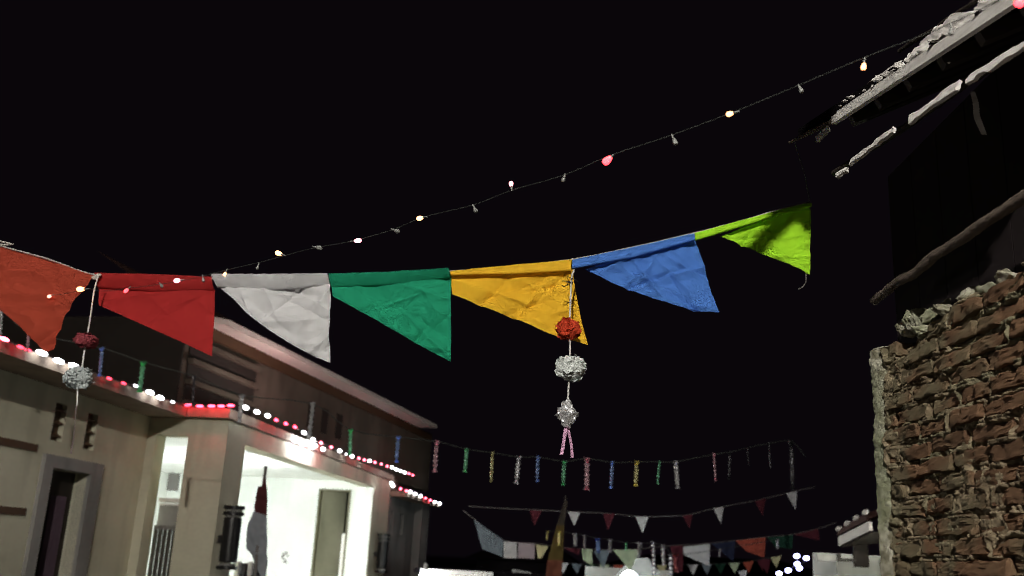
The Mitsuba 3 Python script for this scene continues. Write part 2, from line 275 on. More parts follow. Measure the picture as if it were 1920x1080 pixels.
# ---------------------------------------------------------------- sheets of cloth
def sheet(pts, spacing, amp, seed, creases=14, keep_top=True, bulge=0.0):
    """crumpled cloth filling the 3-D outline pts (in one upright plane)"""
    p = np.asarray(pts, float); o = p[0]; h = p[:, :2] - o[:2]
    far = h[np.argmax((h ** 2).sum(1))]; e = far / np.linalg.norm(far)
    if e[0] < 0: e = -e
    nrm = np.array([e[1], -e[0]])                       # towards the camera (-y)
    q = np.stack([h @ e, p[:, 2]], 1)
    dense = []
    for i in range(len(q)):
        a, b = q[i], q[(i + 1) % len(q)]; m = max(1, int(np.linalg.norm(b - a) / spacing))
        dense += [a + (b - a) * t for t in np.linspace(0, 1, m, endpoint=False)]
    dense = np.array(dense); P_ = sg.Polygon(dense)
    gx, gz = np.meshgrid(np.arange(q[:, 0].min(), q[:, 0].max(), spacing), np.arange(q[:, 1].min(), q[:, 1].max(), spacing))
    rs = RS(seed); g = np.stack([gx.ravel(), gz.ravel()], 1) + rs.uniform(-.3, .3, (gx.size, 2)) * spacing
    import shapely
    inner = P_.buffer(-spacing * .6); g = g[shapely.contains_xy(inner, g[:, 0], g[:, 1])]
    v2 = np.vstack([dense, g]); tri = Delaunay(v2).simplices; cc = v2[tri].mean(1)
    tri = tri[shapely.contains_xy(P_.buffer(1e-6), cc[:, 0], cc[:, 1])]
    size = np.ptp(q, axis=0); c0 = q.mean(0); d = np.zeros(len(v2))
    for k in range(creases):
        c = c0 + rs.uniform(-.5, .5, 2) * size; th = rs.uniform(-1.1, 1.1); ln = rs.uniform(.2, .6) * size[0]
        u = np.array([math.cos(th), math.sin(th)]); r = v2 - c; al_ = r @ u; ac = r @ [-u[1], u[0]]
        wdt = rs.uniform(.005, .016) * (size[0] / .4)
        d += rs.choice([-1, 1]) * amp * rs.uniform(.4, 1.) * np.exp(-np.abs(ac) / wdt) * (1 + .25 * np.sin(al_ / ln * 4)) * np.clip(1 - (al_ / ln) ** 2, 0, 1)
    d += amp * 2.2 * (mfbm(np.stack([v2[:, 0] * 8 / (size[0] / .4), v2[:, 1] * 9 / (size[0] / .4), 0 * v2[:, 0] + seed], 1), 4) - .5)
    d += amp * .7 * (1 - 2 * np.abs(mnoise(np.stack([v2[:, 0] * 15 / (size[0] / .4), v2[:, 1] * 15 / (size[0] / .4), 0 * v2[:, 0] + seed], 1)) - .5))
    d += bulge * np.sin(np.clip((v2[:, 0] - q[:, 0].min()) / size[0], 0, 1) * math.pi)
    v3 = np.zeros((len(v2), 3)); v3[:, :2] = o[:2] + v2[:, :1] * e + d[:, None] * nrm; v3[:, 2] = v2[:, 1]
    return trimesh.Trimesh(v3, tri, process=False)
def sleeve(top, bot, b, t0=0.0, t1=0.03, n=60, seed=0):
    """the hem folded over the rope: a bulging strip between the lines top and bot (lists of 3-D points)"""
    def res(l):
        l = np.asarray(l, float); s = np.r_[0, np.cumsum(np.linalg.norm(np.diff(l, axis=0), axis=1))]; t = np.linspace(0, s[-1], n)
        return np.stack([np.interp(t, s, l[:, k]) for k in range(3)], 1)
    a, c = res(top), res(bot); rows = 7; v = []
    for i in range(rows):
        t = i / (rows - 1); p = a * (1 - t) + c * t
        wob = .010 * (mfbm(p * 16 + seed, 3) - .5)
        p = p + np.stack([0 * wob, -(b * math.sin(math.pi * t) + t0 * (1 - t) + t1 * t) + wob, 0 * wob], 1); v.append(p)
    back = c + [0, -t1 + .014, .003]; v.append(back)
    v = np.vstack(v); rows += 1
    f = []
    for i in range(rows - 1):
        for j in range(n - 1): f += [(i * n + j, i * n + j + 1, (i + 1) * n + j + 1), (i * n + j, (i + 1) * n + j + 1, (i + 1) * n + j)]
    return trimesh.Trimesh(v, np.array(f), process=False)

rope = thing('bunting_rope', 'thin pale rope carrying the big coloured pennants across the lane', 'rope')
rp = [(-2.404, 3.146, 2.658), (-2.273, 3.150, 2.622), (-2.079, 3.157, 2.576), (-1.887, 3.163, 2.521), (-1.647, 3.172, 2.520), (-1.439, 3.179, 2.520), (-1.225, 3.186, 2.531), (-1.018, 3.193, 2.537), (-0.802, 3.200, 2.553), (-0.589, 3.207, 2.573), (-0.377, 3.215, 2.599), (-0.165, 3.222, 2.629), (0.051, 3.229, 2.681), (0.260, 3.236, 2.738), (0.440, 3.242, 2.793), (0.544, 3.246, 2.829), (0.663, 3.250, 2.864)]
rp = [(-4.45, 3.2, 2.95)] + [tuple(p) for p in rp] 
scene[rope] = mikit.ply(tube(spline(np.array(rp) + [0, .008, 0], 5), .003, 6), 'm_rope', True)
scene[rope + '__tie'] = mikit.ply(tube([(0.663, 3.250, 2.864), (.62, 3.1, 2.9), (0.571, 3.0, 2.974)], .0012, 5), 'm_cable', True)  # rope end coloured dark in place of the shadow on it
PG = 'big coloured pennants on the nearest rope'
def pennant(label, colour, body, top, bot, seed, amp=.005, creases=14, b=.012, t0=0.004, t1=.034):
    k = thing('pennant', label, 'pennant', PG)
    part(k, 'cloth', sheet(body, .0045, amp, seed, creases), colour, True)
    if top: part(k, 'hem', sleeve(top, bot, b, t0, t1, seed=seed), colour, True)
    return k
pennant('orange pennant at the far left, crumpled into folds toward its rope corner', 'c_orange', [(-2.358, 3.148, 2.634), (-2.271, 3.151, 2.616), (-2.142, 3.155, 2.586), (-2.014, 3.159, 2.553), (-1.894, 3.163, 2.516), (-1.905, 3.163, 2.484), (-1.950, 3.161, 2.422), (-1.967, 3.161, 2.366), (-1.982, 3.160, 2.297), (-1.987, 3.160, 2.238), (-2.009, 3.159, 2.226), (-2.046, 3.158, 2.246), (-2.130, 3.155, 2.317), (-2.224, 3.152, 2.383), (-2.320, 3.149, 2.455)], None, None, 1, .014, 10)
pennant('deep red pennant between the orange one and the white one', 'c_red', [(-1.862, 3.164, 2.469), (-1.638, 3.172, 2.460), (-1.433, 3.179, 2.476), (-1.422, 3.179, 2.384), (-1.415, 3.179, 2.287), (-1.411, 3.18, 2.234), (-1.532, 3.175, 2.283), (-1.699, 3.170, 2.347), (-1.851, 3.165, 2.405)], [(-1.870, 3.164, 2.517), (-1.647, 3.172, 2.518), (-1.439, 3.179, 2.516)], [(-1.862, 3.164, 2.467), (-1.637, 3.172, 2.458), (-1.433, 3.179, 2.472)], 2, .007, 14, .005, .034, .006)
pennant('white pennant with a grey hem along the rope', 'c_white', [(-1.421, 3.179, 2.487), (-1.229, 3.186, 2.485), (-1.015, 3.193, 2.507), (-1.009, 3.193, 2.456), (-1.005, 3.193, 2.359), (-0.998, 3.194, 2.292), (-0.987, 3.194, 2.225), (-1.048, 3.192, 2.247), (-1.132, 3.189, 2.286), (-1.231, 3.186, 2.342), (-1.299, 3.183, 2.388), (-1.360, 3.181, 2.443)], [(-1.440, 3.179, 2.524), (-1.235, 3.186, 2.530), (-1.020, 3.193, 2.539)], [(-1.424, 3.179, 2.483), (-1.228, 3.186, 2.479), (-1.016, 3.193, 2.503)], 3, .013, 28, .003, .040, .004)
pennant('dark green pennant between the white one and the yellow one', 'c_green', [(-1.010, 3.193, 2.499), (-0.798, 3.200, 2.510), (-0.589, 3.207, 2.548), (-0.582, 3.208, 2.470), (-0.574, 3.208, 2.355), (-0.567, 3.208, 2.244), (-0.657, 3.205, 2.287), (-0.775, 3.201, 2.348), (-0.894, 3.197, 2.411), (-1.002, 3.193, 2.464)], [(-1.016, 3.193, 2.537), (-0.801, 3.200, 2.551), (-0.591, 3.207, 2.571)], [(-1.009, 3.193, 2.494), (-0.798, 3.200, 2.510), (-0.589, 3.207, 2.544)], 4, .013, 30, .003, .040, .004)
pennant('golden yellow pennant with a red pompom hanging over its tip', 'c_yellow', [(-0.586, 3.207, 2.552), (-0.375, 3.215, 2.562), (-0.162, 3.222, 2.588), (-0.148, 3.222, 2.507), (-0.123, 3.223, 2.399), (-0.100, 3.224, 2.319), (-0.198, 3.221, 2.339), (-0.329, 3.216, 2.392), (-0.462, 3.212, 2.441), (-0.579, 3.208, 2.484)], [(-0.589, 3.207, 2.571), (-0.377, 3.215, 2.599), (-0.165, 3.222, 2.625)], [(-0.585, 3.207, 2.546), (-0.374, 3.215, 2.556), (-0.164, 3.222, 2.574)], 5, .014, 34)
pennant('blue pennant between the yellow one and the lime green one', 'c_blue', [(-0.118, 3.223, 2.591), (0.070, 3.230, 2.654), (0.259, 3.236, 2.722), (0.288, 3.237, 2.633), (0.316, 3.238, 2.527), (0.343, 3.239, 2.447), (0.283, 3.237, 2.448), (0.218, 3.235, 2.463), (0.118, 3.231, 2.492), (0.016, 3.228, 2.528), (-0.057, 3.225, 2.562)], [(-0.163, 3.222, 2.625), (0.051, 3.229, 2.677), (0.260, 3.236, 2.734)], [(-0.160, 3.222, 2.582), (0.052, 3.229, 2.630), (0.260, 3.236, 2.697)], 6, .014, 34)
lg = pennant('lime green pennant at the right end, partly in shadow', 'c_lime', [(0.351, 3.239, 2.723), (0.440, 3.242, 2.765), (0.544, 3.246, 2.807), (0.662, 3.250, 2.836), (0.660, 3.25, 2.721), (0.654, 3.249, 2.593), (0.565, 3.246, 2.635), (0.475, 3.243, 2.677)], [(0.262, 3.236, 2.734), (0.403, 3.241, 2.780), (0.544, 3.246, 2.825), (0.663, 3.250, 2.858)], [(0.262, 3.236, 2.697), (0.403, 3.241, 2.746), (0.543, 3.246, 2.797), (0.662, 3.250, 2.832)], 7, .013, 30)
lt = [(0.641, 3.249, 2.601), (0.640, 3.249, 2.570), (0.629, 3.249, 2.551), (0.614, 3.248, 2.541)]
part(lg, 'loose_thread', tube(spline(lt, 6), .0018, 5), 'm_greytrim', True)

# ---------------------------------------------------------------- pompom strands
def pompom(c, r, seed, sq=.86):
    m = trimesh.creation.icosphere(5); v = m.vertices.copy()
    d = np.abs(mnoise(v * 3.2 + seed) - .5) * 2; d2 = np.abs(mnoise(v * 8 + seed + 5) - .5) * 2
    m.vertices = v * (r * (.86 + .09 * d + .06 * d2))[:, None] * [1, 1, sq]
    rs = RS(seed); out = [m]
    for k in range(46):
        n = rs.normal(size=3); n /= np.linalg.norm(n); s = r * rs.uniform(.26, .42); K = 13
        gx, gy = np.meshgrid(np.linspace(-1, 1, K), np.linspace(-1, 1, K))
        a_ = np.arctan2(gy, gx); q_ = np.maximum(np.abs(gx), np.abs(gy)) / np.maximum(np.hypot(gx, gy), 1e-6); gx, gy = gx * q_, gy * q_
        w_ = np.stack([gx, gy, .22 * np.hypot(gx, gy) ** 2 * np.sin(a_ * 5 + rs.rand() * 6) + .12 * np.sin(gx * 4 + rs.rand() * 6)], -1).reshape(-1, 3)
        tilt = trimesh.geometry.align_vectors([0, 0, 1], n + rs.normal(size=3) * .38)
        vv = w_ * s @ tilt[:3, :3].T + n * r * rs.uniform(.80, .90); vv[:, 2] *= sq
        f = [(i * K + j, i * K + j + 1, i * K + j + K + 1) for i in range(K - 1) for j in range(K - 1)] + [(i * K + j, i * K + j + K + 1, i * K + j + K) for i in range(K - 1) for j in range(K - 1)]
        out.append(trimesh.Trimesh(vv, f, process=False))
    m = cat_(*out); m.apply_translation(c); return m
def ribbon(pts, w, ax_=(1, 0, 0)):
    p = spline(pts, 8); a = np.array(ax_, float); v = np.vstack([p - a * w / 2, p + a * w / 2]); n = len(p)
    tw = np.sin(np.linspace(0, 3, n))[:, None] * np.array([0, w * .4, 0]); v = v + np.vstack([tw, -tw])
    f = [(i, i + 1, n + i + 1) for i in range(n - 1)] + [(i, n + i + 1, n + i) for i in range(n - 1)]
    return trimesh.Trimesh(v, f, process=False)
Y1 = 3.10
s1 = thing('hanging_string', 'white string of red and white pompoms hanging from the yellow pennant', 'string')
st = [(-0.149, 3.1, 2.551), (-0.157, 3.1, 2.524), (-0.158, 3.1, 2.450), (-0.158, 3.1, 2.345), (-0.154, 3.1, 2.268), (-0.155, 3.1, 2.143), (-0.156, 3.1, 2.091)]
scene[s1] = mikit.ply(tube(spline(st, 4), .0035, 6), 'm_string', True)
kn = (-0.162, 3.1, 2.506); rs = RS(8)
one('twine_knot', 'dark knotted twine with loose ends on the yellow pennant', 'knot', cat_(*[tube([np.array(kn) + (0, .012, 0) + a * .008, np.array(kn) + (0, .0, 0) + b * .010, np.array(kn) + (0, -.003, 0) + c * .022 * np.array([1, .2, .5])], .0016, 5) for a, b, c in rs.normal(size=(6, 3, 3)) * .7]), 'm_darkwood', True)
one('pompom', 'red paper pompom in front of the tip of the yellow pennant', 'pompom', pompom((-0.160, 3.1, 2.345), .042, 3), 'm_redpaper', True)
one('pompom', 'white paper pompom below the yellow pennant', 'pompom', pompom((-0.152, 3.1, 2.214), .050, 9), 'm_whitepaper', True)
lan = thing('foil_diamond', 'crinkled silver foil diamond with pink ribbons under the white pompom', 'foil ornament')
c = np.array((-0.157, 3.1, 2.060))
m = trimesh.creation.revolve([(.0, -.046), (.010, -.040), (.034, -.006), (.040, 0), (.034, .006), (.012, .034), (.012, .046), (0, .046)], sections=8)
m = m.subdivide().subdivide(); m.vertices += .016 * (np.stack([mnoise(m.vertices * 90 + k) for k in range(3)], 1) - .5); m.apply_translation(c)
part(lan, 'body', m, 'm_silverfoil', False)
part(lan, 'ribbon', ribbon([(-0.158, 3.1, 2.032), (-0.162, 3.1, 1.996), (-0.166, 3.1, 1.961), (-0.171, 3.1, 1.932)], .011), 'm_pinkribbon', True)
part(lan, 'ribbon', ribbon([(-0.157, 3.11, 2.033), (-0.148, 3.11, 1.998), (-0.140, 3.11, 1.964), (-0.136, 3.11, 1.925)], .009), 'm_pinkribbon', True)
s2 = thing('hanging_string', 'white string of dull pompoms hanging between the orange and red pennants', 'string')
st = [(-1.812, 3.06, 2.487), (-1.818, 3.06, 2.430), (-1.815, 3.06, 2.325), (-1.816, 3.06, 2.253), (-1.814, 3.06, 2.156), (-1.817, 3.06, 2.122), (-1.814, 3.06, 2.073), (-1.807, 3.06, 2.028)]
scene[s2] = mikit.ply(tube(spline(st, 4), .003, 6), 'm_string', True)
one('twine_knot', 'pale knot of cloth where the orange pennant meets the red one', 'knot', cat_(ell((-1.852, 3.12, 2.502), (1, 0, .5), .016, .008), ell((-1.862, 3.12, 2.494), (1, 0, -.3), .012, .006)), 'm_rope', True)
one('pompom', 'flattened dull red pompom between the orange and red pennants', 'pompom', pompom((-1.816, 3.06, 2.253), .042, 13, .62), 'm_dullredpaper', True)
one('pompom', 'greyish white pompom hanging in front of the porch eave at the left', 'pompom', pompom((-1.817, 3.06, 2.122), .046, 19), 'm_greypaper', True)
one('ribbon_tail', 'faint pink ribbon hanging below the greyish pompom over the plaster wall', 'ribbon', ribbon([(-1.814, 3.06, 2.077), (-1.808, 3.06, 2.001), (-1.802, 3.06, 1.938), (-1.800, 3.06, 1.867)], .006), 'm_dullribbon', True)

# ---------------------------------------------------------------- string of bulbs over the lane
BL = (-1.94, 3.08, .58, 1.35)
bs = thing('bulb_string', 'long sagging cable of small bulbs strung diagonally across the night sky', 'string of lights')
cab = [(0.670, 1.288, 2.499), (0.597, 1.337, 2.469), (0.510, 1.397, 2.444), (0.398, 1.474, 2.429), (0.303, 1.539, 2.413), (0.207, 1.605, 2.398), (0.096, 1.682, 2.386), (-0.024, 1.764, 2.378), (-0.113, 1.825, 2.363), (-0.232, 1.907, 2.360), (-0.323, 1.970, 2.350), (-0.449, 2.056, 2.352), (-0.536, 2.116, 2.341), (-0.659, 2.201, 2.339), (-0.785, 2.287, 2.347), (-0.889, 2.358, 2.347), (-0.977, 2.419, 2.347), (-1.108, 2.508, 2.350), (-1.303, 2.643, 2.354), (-1.559, 2.819, 2.376), (-1.717, 2.926, 2.394), (-1.799, 2.983, 2.416), (-2.023, 3.137, 2.432), (-2.338, 3.353, 2.513), (-2.696, 3.599, 2.564)]
part(bs, 'cable', tube(spline(cab, 5), .0008, 5), 'm_cable', True)
LIT = [([(0.600, 1.335, 2.461), (0.591, 1.342, 2.443)], 'red'), ([(0.398, 1.474, 2.427), (0.395, 1.476, 2.408)], 'warm'), ([(0.208, 1.605, 2.396), (0.189, 1.618, 2.396)], 'warm'), ([(-0.016, 1.759, 2.377), (-0.031, 1.769, 2.367)], 'red'), ([(-0.231, 1.906, 2.361), (-0.234, 1.909, 2.381)], 'pink'), ([(-0.442, 2.051, 2.351), (-0.468, 2.069, 2.352)], 'warm'), ([(-0.661, 2.202, 2.339), (-0.631, 2.181, 2.335)], 'pink'), ([(-0.881, 2.353, 2.347), (-0.916, 2.377, 2.363)], 'warm'), ([(-1.103, 2.505, 2.351), (-1.113, 2.512, 2.334)], 'warm'), ([(-1.289, 2.633, 2.355), (-1.331, 2.662, 2.359)], 'pink'), ([(-1.552, 2.814, 2.380), (-1.579, 2.832, 2.367)], 'red'), ([(-1.789, 2.976, 2.415), (-1.858, 3.024, 2.425)], 'warm'), ([(-2.009, 3.127, 2.431), (-2.043, 3.150, 2.429)], 'dim'), ([(-2.295, 3.324, 2.503), (-2.344, 3.357, 2.508)], 'dim')]
RAD = {'warm': (6, 2.3, .85), 'pink': (7, 2.0, 2.4), 'red': (7, .24, .32), 'dim': (3.0, 1.2, .8)}
def bulb_meshes(p0, p1, unlit=False):
    p0, p1 = np.array(p0), np.array(p1); d = p1 - p0; L = np.linalg.norm(d); d /= L; L = max(L, .016)
    s = tube([p0 - d * .002, p0 + d * L * .45], [.0014, .0022], 8)
    prof = [(.0016, .40), (.0030, .5), (.0042, .72), (.0043, .86), (.0032, .97), (0, 1.0)]
    g_ = trimesh.creation.revolve([(r * (L / .02) ** .5, z * L) for r, z in prof], sections=14)
    g_.apply_transform(trimesh.geometry.align_vectors([0, 0, 1], d)); g_.apply_translation(p0); return s, g_
for (p0, p1), k in LIT:
    s, g_ = bulb_meshes(p0, p1)
    b_ = bs + '__bulb'; i = 1
    while b_ in scene: b_ = f'{bs}__bulb_{i:03d}'; i += 1
    if k == 'red' and p1[0] > -.5:
        g_.vertices = (g_.vertices - g_.vertices.mean(0)) * 1.7 + g_.vertices.mean(0)
    scene[b_] = emit(g_, RAD[k], .6, True); scene[b_ + '__socket'] = mikit.ply(s, 'm_socket', 40)
UN = [[(0.511, 1.396, 2.444), (0.510, 1.398, 2.424)], [(0.303, 1.539, 2.413), (0.307, 1.537, 2.399)], [(0.095, 1.682, 2.386), (0.102, 1.678, 2.364)], [(-0.113, 1.825, 2.364), (-0.117, 1.828, 2.351)], [(-0.323, 1.970, 2.350), (-0.313, 1.963, 2.330)], [(-0.539, 2.118, 2.343), (-0.518, 2.104, 2.332)], [(-0.786, 2.287, 2.352), (-0.756, 2.267, 2.341)], [(-0.977, 2.419, 2.345), (-0.982, 2.422, 2.328)], [(-1.206, 2.576, 2.353), (-1.197, 2.570, 2.332)], [(-1.405, 2.713, 2.366), (-1.387, 2.700, 2.351)]]
for p0, p1 in UN:
    s, g_ = bulb_meshes(p0, p1); part(bs, 'unlit_bulb', cat_(s, g_), 'm_socket', 40)

# ---------------------------------------------------------------- light ropes on the eaves
LED = {'W': (16, 16.4, 17), 'X': (420, 410, 380), 'R': (34, .62, 1.3), 'P': (22, 1.6, 2.6), 'w': (7, 7, 7.2), 'r': (8, .25, .5), 'Y': (400, 120, 150)}
def led_rope(label, pts, lights, dirn, rad=.026, length=.06, w=.5):
    k = thing('light_rope', label, 'light rope', 'light ropes along the eaves'); d = np.array(dirn, float)
    part(k, 'cable', tube(pts, .005, 6), 'm_leddark', True)
    for (x, y, z), c in lights:
        q = k + '__lamp'; i = 1
        while q in scene: q = f'{k}__lamp_{i:03d}'; i += 1
        f = 1.35 if c in 'WXY' else (.8 if c in 'rw' else 1.0)
        scene[q] = emit(ell((x, y, z), d, length * f, rad * f, 2), LED[c], w, True)
L1 = [((-4.34, 6.117, 2.970), 'P'), ((-4.34, 6.276, 2.934), 'P'), ((-4.34, 6.474, 2.920), 'r'), ((-4.34, 6.569, 2.917), 'r'), ((-4.34, 6.744, 2.934), 'W'), ((-4.34, 6.983, 2.922), 'W'), ((-4.34, 7.200, 2.928), 'W'), ((-4.34, 7.764, 2.930), 'r'), ((-4.34, 8.017, 2.935), 'r'), ((-4.34, 8.241, 2.951), 'w'), ((-4.34, 8.528, 2.942), 'W'), ((-4.34, 8.743, 2.928), 'W'), ((-4.34, 9.011, 2.931), 'w')]
led_rope('light rope of mixed red and white lamps along the eave left of the porch', [(-4.34, 5.6, 2.955)] + [p for p, c in L1] + [(-4.34, 9.44, 2.96)], L1, (0, 1, 0), .014, .055)
L2 = [((-4.375, 9.44, 2.967), 'R'), ((-4.248, 9.44, 2.960), 'R'), ((-4.123, 9.44, 2.965), 'R'), ((-4.021, 9.44, 2.968), 'R'), ((-3.920, 9.44, 2.977), 'R')]
led_rope('short light rope of red lamps across the front edge of the porch roof', [p for p, c in L2], L2, (1, 0, 0), .013, .04)
L3 = [((-3.8, 9.542, 2.976), 'W'), ((-3.8, 9.867, 2.981), 'W'), ((-3.8, 10.195, 2.990), 'W'), ((-3.8, 10.476, 2.984), 'R'), ((-3.8, 10.807, 2.989), 'R'), ((-3.8, 11.136, 2.997), 'R'), ((-3.8, 11.496, 2.975), 'W'), ((-3.8, 11.882, 2.938), 'W'), ((-3.8, 12.229, 2.940), 'P'), ((-3.8, 11.676, 2.893), 'X'), ((-3.8, 11.994, 2.878), 'X'), ((-3.8, 12.350, 2.872), 'Y'), ((-3.8, 12.699, 2.940), 'P'), ((-3.8, 13.122, 2.938), 'W'), ((-3.8, 13.46, 2.931), 'w'), ((-3.8, 13.779, 2.936), 'W'), ((-3.8, 14.174, 2.947), 'P'), ((-3.8, 14.492, 2.956), 'P'), ((-3.8, 14.822, 2.974), 'W'), ((-3.8, 15.169, 2.985), 'P'), ((-3.8, 15.604, 3.003), 'P'), ((-3.8, 16.029, 3.010), 'P'), ((-3.8, 16.389, 3.027), 'W'), ((-3.8, 16.731, 3.023), 'W'), ((-3.8, 17.082, 3.028), 'W'), ((-3.8, 17.448, 3.033), 'W'), ((-3.8, 17.825, 3.048), 'P'), ((-3.8, 18.173, 3.05), 'P')]
led_rope('longest light rope, red and white lamps along the porch side toward its far end', [p for p, c in L3 if c not in 'XY'], L3, (0, 1, 0), .016, .05)
L4 = [((-3.67, 15.887, 2.722), 'W'), ((-3.67, 16.020, 2.689), 'W'), ((-3.67, 16.610, 2.689), 'P'), ((-3.67, 17.103, 2.689), 'P'), ((-3.67, 17.476, 2.698), 'W'), ((-3.67, 17.922, 2.691), 'W'), ((-3.67, 18.442, 2.687), 'W'), ((-3.67, 18.936, 2.68), 'P'), ((-3.67, 19.457, 2.672), 'P'), ((-3.67, 20.002, 2.674), 'W'), ((-3.67, 20.577, 2.676), 'W')]
led_rope('lowest and farthest light rope, under the end of the porch roof', [p for p, c in L4], L4, (0, 1, 0), .018, .05)

# ---------------------------------------------------------------- hanging flag on the porch
fl = thing('hanging_flag', 'limp red and white flag on a leaning pole in front of the lit porch', 'flag')
part(fl, 'pole', tube([(-3.678, 10.0, 2.426), (-3.667, 9.95, 2.112), (-3.576, 9.8, 1.11)], .016, 10), 'm_greytrim', 40)
part(fl, 'red_cloth', sheet([(-3.694, 9.88, 2.205), (-3.654, 9.88, 2.206), (-3.621, 9.88, 2.312), (-3.579, 9.88, 2.111), (-3.559, 9.88, 1.907), (-3.689, 9.88, 1.939), (-3.708, 9.88, 1.997)], .02, .012, 5, 8), 'c_flagred', True)
part(fl, 'white_cloth', sheet([(-3.708, 9.88, 1.954), (-3.560, 9.88, 1.918), (-3.526, 9.88, 1.684), (-3.499, 9.88, 1.422), (-3.501, 9.88, 1.256), (-3.582, 9.88, 1.366), (-3.669, 9.88, 1.519), (-3.746, 9.88, 1.589), (-3.749, 9.88, 1.780)], .02, .03, 6, 9), 'c_flagwhite', True)

# ---------------------------------------------------------------- foil strips on the garland
def foil_mesh(seed):
    rs = RS(seed); n = 14; zs = np.linspace(-.86, -.14, 22); v = []
    for z in zs:
        r = .075 + .02 * math.sin(z * 40 + seed) ; r *= 1 if z > -.8 else .8
        a = np.arange(n) * 2 * np.pi / n + z * 2.0
        v.append(np.stack([r * np.cos(a) * (1 + .25 * rs.rand(n)), .6 * r * np.sin(a) * (1 + .25 * rs.rand(n)), np.full(n, z)], 1))
    v = np.vstack(v); f = [(i * n + j, i * n + (j + 1) % n, (i + 1) * n + (j + 1) % n) for i in range(21) for j in range(n)] + [(i * n + j, (i + 1) * n + (j + 1) % n, (i + 1) * n + j) for i in range(21) for j in range(n)]
    body = trimesh.Trimesh(v, f, process=False)
    def fan(z0, z1, w0, w1):
        k = 9; x = np.linspace(-1, 1, k); a = np.stack([x * w0, .02 * (-1.0) ** np.arange(k), np.full(k, z0)], 1); b = np.stack([x * w1, .05 * (-1.0) ** np.arange(k), z1 + .03 * rs.rand(k)], 1)
        vv = np.vstack([a, b]); ff = [(i, i + 1, k + i + 1) for i in range(k - 1)] + [(i, k + i + 1, k + i) for i in range(k - 1)]
        return trimesh.Trimesh(vv, ff, process=False)
    bow = cat_(fan(-.14, -.02, .03, .14), fan(-.02, .02, .14, .10)); tail = fan(-.85, -1.0, .035, .12)
    return body, bow, tail
PROTO = [foil_mesh(s) for s in range(4)]
PLY = {}
def foil(top, bot, colour, label, seed, group, wide=1.0, name='foil_strip', parts=True):
    top, bot = np.array(top), np.array(bot); L = np.linalg.norm(top - bot); d = (top - bot) / L
    x = np.array([math.cos(seed * 1.3), .6 * math.sin(seed * 1.3), 0]); x -= d * (x @ d); x /= np.linalg.norm(x); y = np.cross(d, x)
    M = np.eye(4); M[:3, 0] = x * L * wide; M[:3, 1] = y * L * wide; M[:3, 2] = d * L; M[:3, 3] = top
    k = thing(name, label, 'foil strip', group); i = seed % 4
    for j, nm in enumerate(('body', 'bow', 'tail')):
        if (i, j, colour) not in PLY: PLY[i, j, colour] = mikit.ply(PROTO[i][j], 'm_foil_' + colour, False)
        scene[k + '__' + nm] = {**PLY[i, j, colour], 'to_world': T(M.tolist())}
GL = (-4.0, 6.2, 1.9, 10.0)
ORD = ['first', 'second', 'third', 'fourth', 'fifth', 'sixth', 'seventh', 'eighth', 'ninth', 'tenth', 'eleventh', 'twelfth', 'thirteenth', 'fourteenth', 'fifteenth', 'sixteenth', 'seventeenth', 'eighteenth', 'nineteenth', 'twentieth', 'twenty-first', 'twenty-second', 'twenty-third', 'twenty-fourth', 'twenty-fifth']
STR = [((-4.244, 6.042, 3.091), (-4.226, 6.054, 2.912), 'silver', 'left frame edge'), ((-4.079, 6.148, 2.961), (-4.070, 6.154, 2.818), 'pink', 'tip of the orange pennant'), ((-3.673, 6.410, 2.916), (-3.661, 6.418, 2.708), 'blue', 'dull red pompom'), ((-3.429, 6.567, 2.851), (-3.424, 6.571, 2.628), 'green', 'white lamps left of the porch'), ((-3.119, 6.767, 2.796), (-3.107, 6.774, 2.586), 'grey', 'front corner of the porch'), ((-2.814, 6.963, 2.696), (-2.809, 6.966, 2.490), 'silver', 'porch column corner'), ((-2.352, 7.261, 2.695), (-2.354, 7.259, 2.408), 'silver', 'upper vents'), ((-2.079, 7.436, 2.525), (-2.070, 7.443, 2.325), 'green', 'lit pink beam'), ((-1.742, 7.653, 2.510), (-1.742, 7.653, 2.301), 'blue', 'far end of the longest light rope'), ((-1.459, 7.836, 2.505), (-1.459, 7.836, 2.254), 'pink', 'end of the upper eave'), ((-1.230, 7.983, 2.470), (-1.231, 7.983, 2.276), 'green', 'empty sky right of the house'), ((-1.026, 8.115, 2.461), (-1.026, 8.115, 2.218), 'yellow', 'green strip and the silver strip'), ((-0.816, 8.250, 2.449), (-0.827, 8.243, 2.219), 'silver', 'yellow strip and the blue strip'), ((-0.660, 8.351, 2.466), (-0.660, 8.351, 2.252), 'blue', 'silver strip left of the pink ribbons'), ((-0.440, 8.492, 2.452), (-0.442, 8.491, 2.241), 'green', 'pink ribbons'), ((-0.245, 8.618, 2.497), (-0.241, 8.620, 2.218), 'pink', 'right of the pink ribbons'), ((-0.023, 8.760, 2.487), (-0.028, 8.758, 2.252), 'blue', 'pink strip and the yellow strip'), ((0.197, 8.903, 2.515), (0.191, 8.899, 2.295), 'yellow', 'blue strip and the dim green strip'), ((0.410, 9.040, 2.538), (0.392, 9.028, 2.333), 'green', 'yellow strip and the bright silver strip'), ((0.561, 9.138, 2.554), (0.583, 9.151, 2.307), 'silver', 'gap in the garland'), ((0.938, 9.380, 2.664), (0.952, 9.389, 2.410), 'pink', 'right side of the gap'), ((1.100, 9.484, 2.703), (1.086, 9.475, 2.438), 'grey', 'dark right part of the garland'), ((1.282, 9.602, 2.764), (1.290, 9.607, 2.601), 'grey', 'dark right part'), ((1.509, 9.748, 2.832), (1.520, 9.755, 2.593), 'grey', 'dark right part'), ((1.753, 9.905, 2.882), (1.755, 9.907, 2.399), 'grey', 'right end of the garland')]
